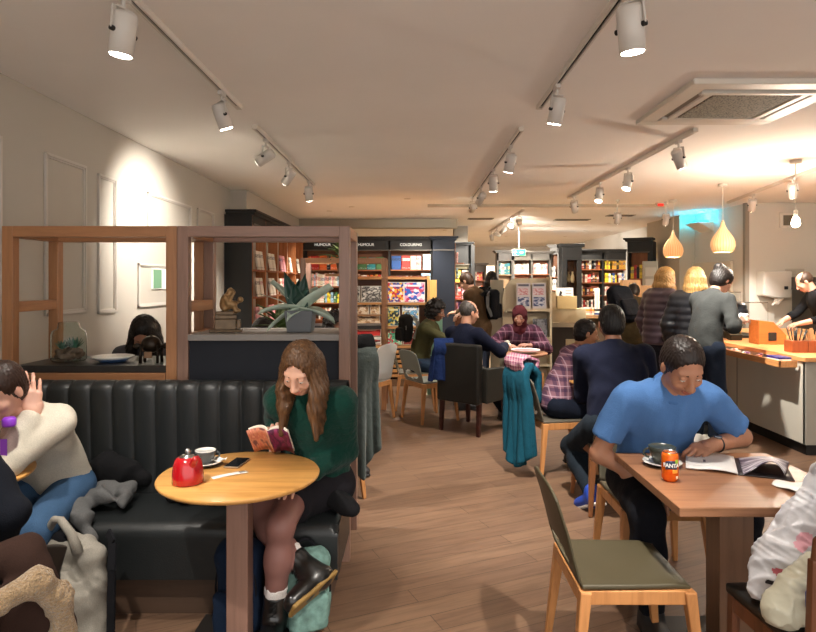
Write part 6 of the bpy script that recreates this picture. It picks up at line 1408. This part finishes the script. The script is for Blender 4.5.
PE['navy'] = person('broad man in a navy sweater sitting with his back to the camera', (1.40,4.22,.565), yaw=-4, lean=10, hunch=16, side=5, head=(8,12,0), s=1.08, w=1.22, RH=(1.62,4.68,.79), RE=(.4,-.4,-1), LH=(1.38,4.68,.8), LE=(-.4,-.4,-1),
    LF=(1.22,4.2,.12,(-.25,.8,-.4)), LK=(-.1,1,.5), RF=(1.55,4.3,.11,(.1,.9,-.3)), RK=(.2,1,.3), top=navyk, bottom=fabric('#161e26', bump=.3), shoe='#1c3f9c', sole='#c8c4c0', hair=('short','#120e0e'), sk='#8a5c44', belly=.03)
PE['kid'] = person('dark haired child in a purple plaid shirt leaning on the round table', (1.18,5.1,.55), yaw=80, lean=16, hunch=14, head=(10,12,0), s=.93, w=.9, RH=(1.48,4.95,.79), RE=(.1,-.7,-.7), LH=(1.5,5.2,.79), LE=(0,1,-.5),
    RF=(1.38,5.0,.1,(1,-.2,0)), LF=(1.36,5.25,.1,(1,.1,0)), top=plaid('#86606c', '#3a2a48', '#b89ca8', 12, .5), bottom=fabric('#141a28', bump=.3), sk='#a87858', hair=('short','#181010'), res=1.2)
PE['arm'] = person('balding man in a navy sweater turned sideways in the black armchair', (.56,6.5,.53), yaw=48, lean=-4, hunch=16, side=-6, head=(14,10,0), s=1.04, w=1.1, RH=(1.0,6.7,.86), RE=(.3,-.8,-.6), LH=(.95,7.0,.78), LE=(-.2,1,-.6),
    RF=(1.14,6.72,.09,(1,.2,0)), LF=(1.05,7.0,.09,(.9,.4,0)), top=navyk, bottom=fabric('#10141e', bump=.3), sk='#b8866c', hair=('bald','#4a4440'), res=1.3)
PE['hijab'] = person('woman in a maroon headscarf and purple plaid coat behind the small far table', (1.36,7.7,.53), yaw=196, lean=10, hunch=10, head=(0,18,0), s=.94, w=1.12, RH=(1.12,7.32,.8), RE=(-1,.2,-.4), LH=(1.4,7.3,.8), LE=(1,.2,-.4),
    RF=(1.25,7.3,.09,(0,-1,0)), LF=(1.5,7.35,.09,(.1,-1,0)), topk='coat', top=plaid('#563042', '#281824', '#8a6a78', 9, .4), bottom=blackt, sk='#a87a66', hair=('hijab','#4a1c22'), res=1.4)
PE['olive'] = person('person in an olive top with dark curly hair behind the man in the armchair', (.08,7.68,.55), yaw=110, lean=10, hunch=12, head=(0,16,0), s=1.0, w=1.0, RH=(.7,7.45,.78), LH=(.6,7.75,.78), RF=(.62,7.5,.09,(1,0,0)), LF=(.6,7.8,.09,(1,0,0)),
    top=fabric('#4c4a30', bump=.4), bottom=jeans, sk='#8a5c44', hair=('curly','#17110f'), res=1.5)
PE['stand'] = person('standing man in a brown jacket looking down at a shelf, wearing a black backpack', (.93,8.5,.92), yaw=-62, lean=4, hunch=12, head=(0,34,0), s=1.0, w=1.05, RH=(.66,8.35,1.12), RE=(-.1,-.6,-1), LH=(.62,8.65,1.12), LE=(0,.6,-1),
    RF=(.86,8.42,.09), LF=(.95,8.65,.09), topk='coat', top=fabric('#5a4530', bump=.4), bottom=fabric('#3a4654', bump=.3), sk='#c09078', hair=('short','#3a2618'), res=1.5)
PE['far'] = person('distant standing person in black behind the man in the brown jacket', (1.33,10.4,.93), yaw=10, lean=2, hunch=8, head=(0,6,0), s=1.0, topk='coat', top=blackc, bottom=fabric('#20283a'), hair=('long','#14100e',.16), res=2.0, sk='#a87858', face=False)
PE['bend'] = person('person in an olive coat bending away with a dark backpack on', (2.86,8.1,.9), yaw=24, lean=20, hunch=30, head=(0,40,0), s=1.0, w=1.1, RH=(3.2,8.55,1.05), LH=(2.95,8.65,1.05), topk='coat', top=fabric('#3a2f1c', bump=.4), bottom=fabric('#14161c'), hair=('short','#1c1410'), res=1.7, sk='#a87858', face=False)
PE['mauve'] = person('blond person in a mauve padded jacket, farthest in the queue', (2.72,6.85,.93), yaw=70, lean=2, hunch=6, head=(10,12,0), s=.98, w=.95, RH=(3.05,6.72,1.12), RE=(.3,-.5,-1), topk='puffer', top=plain('#4c3d48', .32, bump=.1, bs=40), bottom=fabric('#20222c'), hair=('long','#b08850',.2), res=1.4, sk='#c09080')
PE['puff'] = person('blond person in a black padded jacket and blue scarf in the queue', (2.85,6.28,.92), yaw=44, lean=0, hunch=6, head=(0,6,0), s=.97, w=.98, RH=(2.98,6.0,1.1), RE=(.2,-.9,-1), topk='puffer', top=plain('#191a1e', .3, bump=.1, bs=40), bottom=fabric('#181b24'), hair=('long','#a8834e',.34), res=1.3, sk='#c09080')
PE['grey'] = person('person with a dark bun and dark grey sweater looking at a phone', (2.74,5.8,.93), yaw=66, lean=5, hunch=12, head=(6,34,0), s=1.0, w=1.02, RH=(3.0,5.72,1.18), RE=(.0,-.5,-1), LH=(3.02,5.95,1.16), LE=(0,.6,-1),
    top=fabric('#383a39', bump=.4, bs=14), bottom=fabric('#18202e', bump=.3), shoe='#d8d4cc', sole='#e0dcd4', hair=('bun','#1c1512'), res=1.15, sk='#c89880', hd=((.9,.2,.35),(.9,-.2,.35)), hn=((-.2,-.6,.8),(-.2,.6,.8)), curl=(.6,.6))
PE['staff'] = person('member of staff in black behind the counter at the right edge', (5.2,7.75,.93), yaw=-75, lean=8, hunch=14, head=(10,36,0), s=1.0, w=1.15, RH=(4.72,7.9,1.05), LH=(4.75,7.55,1.05), top=fabric('#0f0f12', bump=.3), topk='shirt', shirt_end=.6, bottom=blackt, hair=('bald','#3a2a20'), sk='#c4937c', res=1.4)
PE['lean'] = person('dark haired woman in a white top bent over, seen behind the statuette', (-1.6,5.45,.55), yaw=100, lean=12, hunch=18, head=(10,42,0), s=.97, RH=(-1.25,5.35,.78), LH=(-1.25,5.6,.78), RF=(-1.2,5.35,.09), LF=(-1.2,5.6,.09), top=fabric('#cfcac2', bump=.3), bottom=jeans, hair=('short','#1f1411'), res=1.4, sk='#c89880')
PE['curl'] = person('person with very dark curly hair seen behind the potted plant', (-.74,5.4,.53), yaw=150, lean=8, hunch=12, head=(0,14,0), s=.97, top=fabric('#1a1a1e'), bottom=jeans, hair=('curly','#1c1412'), res=1.5, sk='#9a6c54', RF=(-.62,4.98,.09), LF=(-.45,5.05,.09), RH=(-.62,5.1,.62), LH=(-.5,5.1,.62))
PE['brn'] = person('person with light brown curly hair partly hidden by the grey plant pot', (-1.06,6.05,.53), yaw=175, lean=8, hunch=12, head=(0,16,0), s=.95, top=fabric('#2a2a2e'), bottom=jeans, hair=('curly','#6e4a2c'), res=1.6, sk='#c09078', RF=(-1.1,5.62,.09), LF=(-.95,5.62,.09), RH=(-1.1,5.7,.62), LH=(-.95,5.7,.62))
PE['dome'] = person('person with smooth dark hair seen beyond the terrarium shelf', (-2.02,4.7,.56), yaw=150, lean=4, hunch=18, head=(20,50,0), s=1.03, top=fabric('#5c5c62'), bottom=jeans, hair=('long','#15100e',.18), res=1.5, sk='#c09078', RF=(-2.0,4.25,.09), LF=(-1.8,4.3,.09), RH=(-2.0,4.35,.66), LH=(-1.85,4.35,.66))
# straps, bags and accessories worn
backpack('black backpack worn by the standing man in the brown jacket', (1.08,8.42,1.04), 118, blk, plain('#2a2a2c'), w_=.125, d_=.07, h_=.4, seed=11)
backpack('dark navy backpack worn by the bending person in the olive coat', (2.78,7.93,1.05), 24, fabric('#141820', bump=.3), plain('#2a2a2c'), w_=.16, d_=.09, h_=.48, lean=(R(-28),0,0), seed=12)
backpack('black and grey backpack hanging behind the person in olive', (-.08,7.6,.82), -60, fabric('#1f1d1c', bump=.3), plain('#8a8880'), w_=.1, d_=.07, h_=.32, seed=13)
t = thing('blue_scarf', 'pale blue scarf hanging down the back of the black padded jacket', 'scarf', (2.93,6.1,0)); MB().grid(lambda u, v: (-.02+.09*(u-.5)*(1+v)+.02*math.sin(v*6), -.02-.02*math.sin(u*6+v*3), 1.42-.55*v), 10, 20).build('cloth', fabric('#7f9cc8', bump=.4), t, solid=.02)
a = PE['blue']['arms'][-1]; wr = V3(a[1]); d = (V3(a[0])-wr).normalized(); c0 = wr+d*.045
t = thing('wristwatch', 'dark wristwatch with a metal edge on the reading mans wrist', 'watch', tuple(c0)); q = d.to_track_quat('Z','Y').to_matrix()
MB().tube([q@V3((.035*math.cos(k*PI/10), .035*math.sin(k*PI/10), 0)) for k in range(20)], .006, 8, close=True).build('strap', plain('#1c1c20', .4), t); MB().lathe([(.001,-.004),(.018,-.004),(.018,.005),(.001,.005)], (0,-.012,.035), 24).build('dial', plain('#8a8c90', .25, metal=.8), t)
t = thing('smartphone', 'white phone held by the person in the grey sweater', 'phone', (3.1,5.83,1.235)); MB().box((0,0,0), (.07,.14,.009), (0,-.5,0)).build('case', plain('#d8d8d8', .3), t, bevel=.003); MB().box((-.003,0,.005), (.06,.125,.003), (0,-.5,0)).build('screen', plain('#e8ecf0', .2), t)
for k_, v in PE.items(): print(k_, 'head', [round(412+F*v['HC'].x/v['HC'].y), round(282-F*(v['HC'].z-EYE)/v['HC'].y)], 'wrists', [(round(412+F*V3(v['arms'][q][1]).x/V3(v['arms'][q][1]).y), round(282-F*(V3(v['arms'][q][1]).z-EYE)/V3(v['arms'][q][1]).y)) for q in (1,-1)])
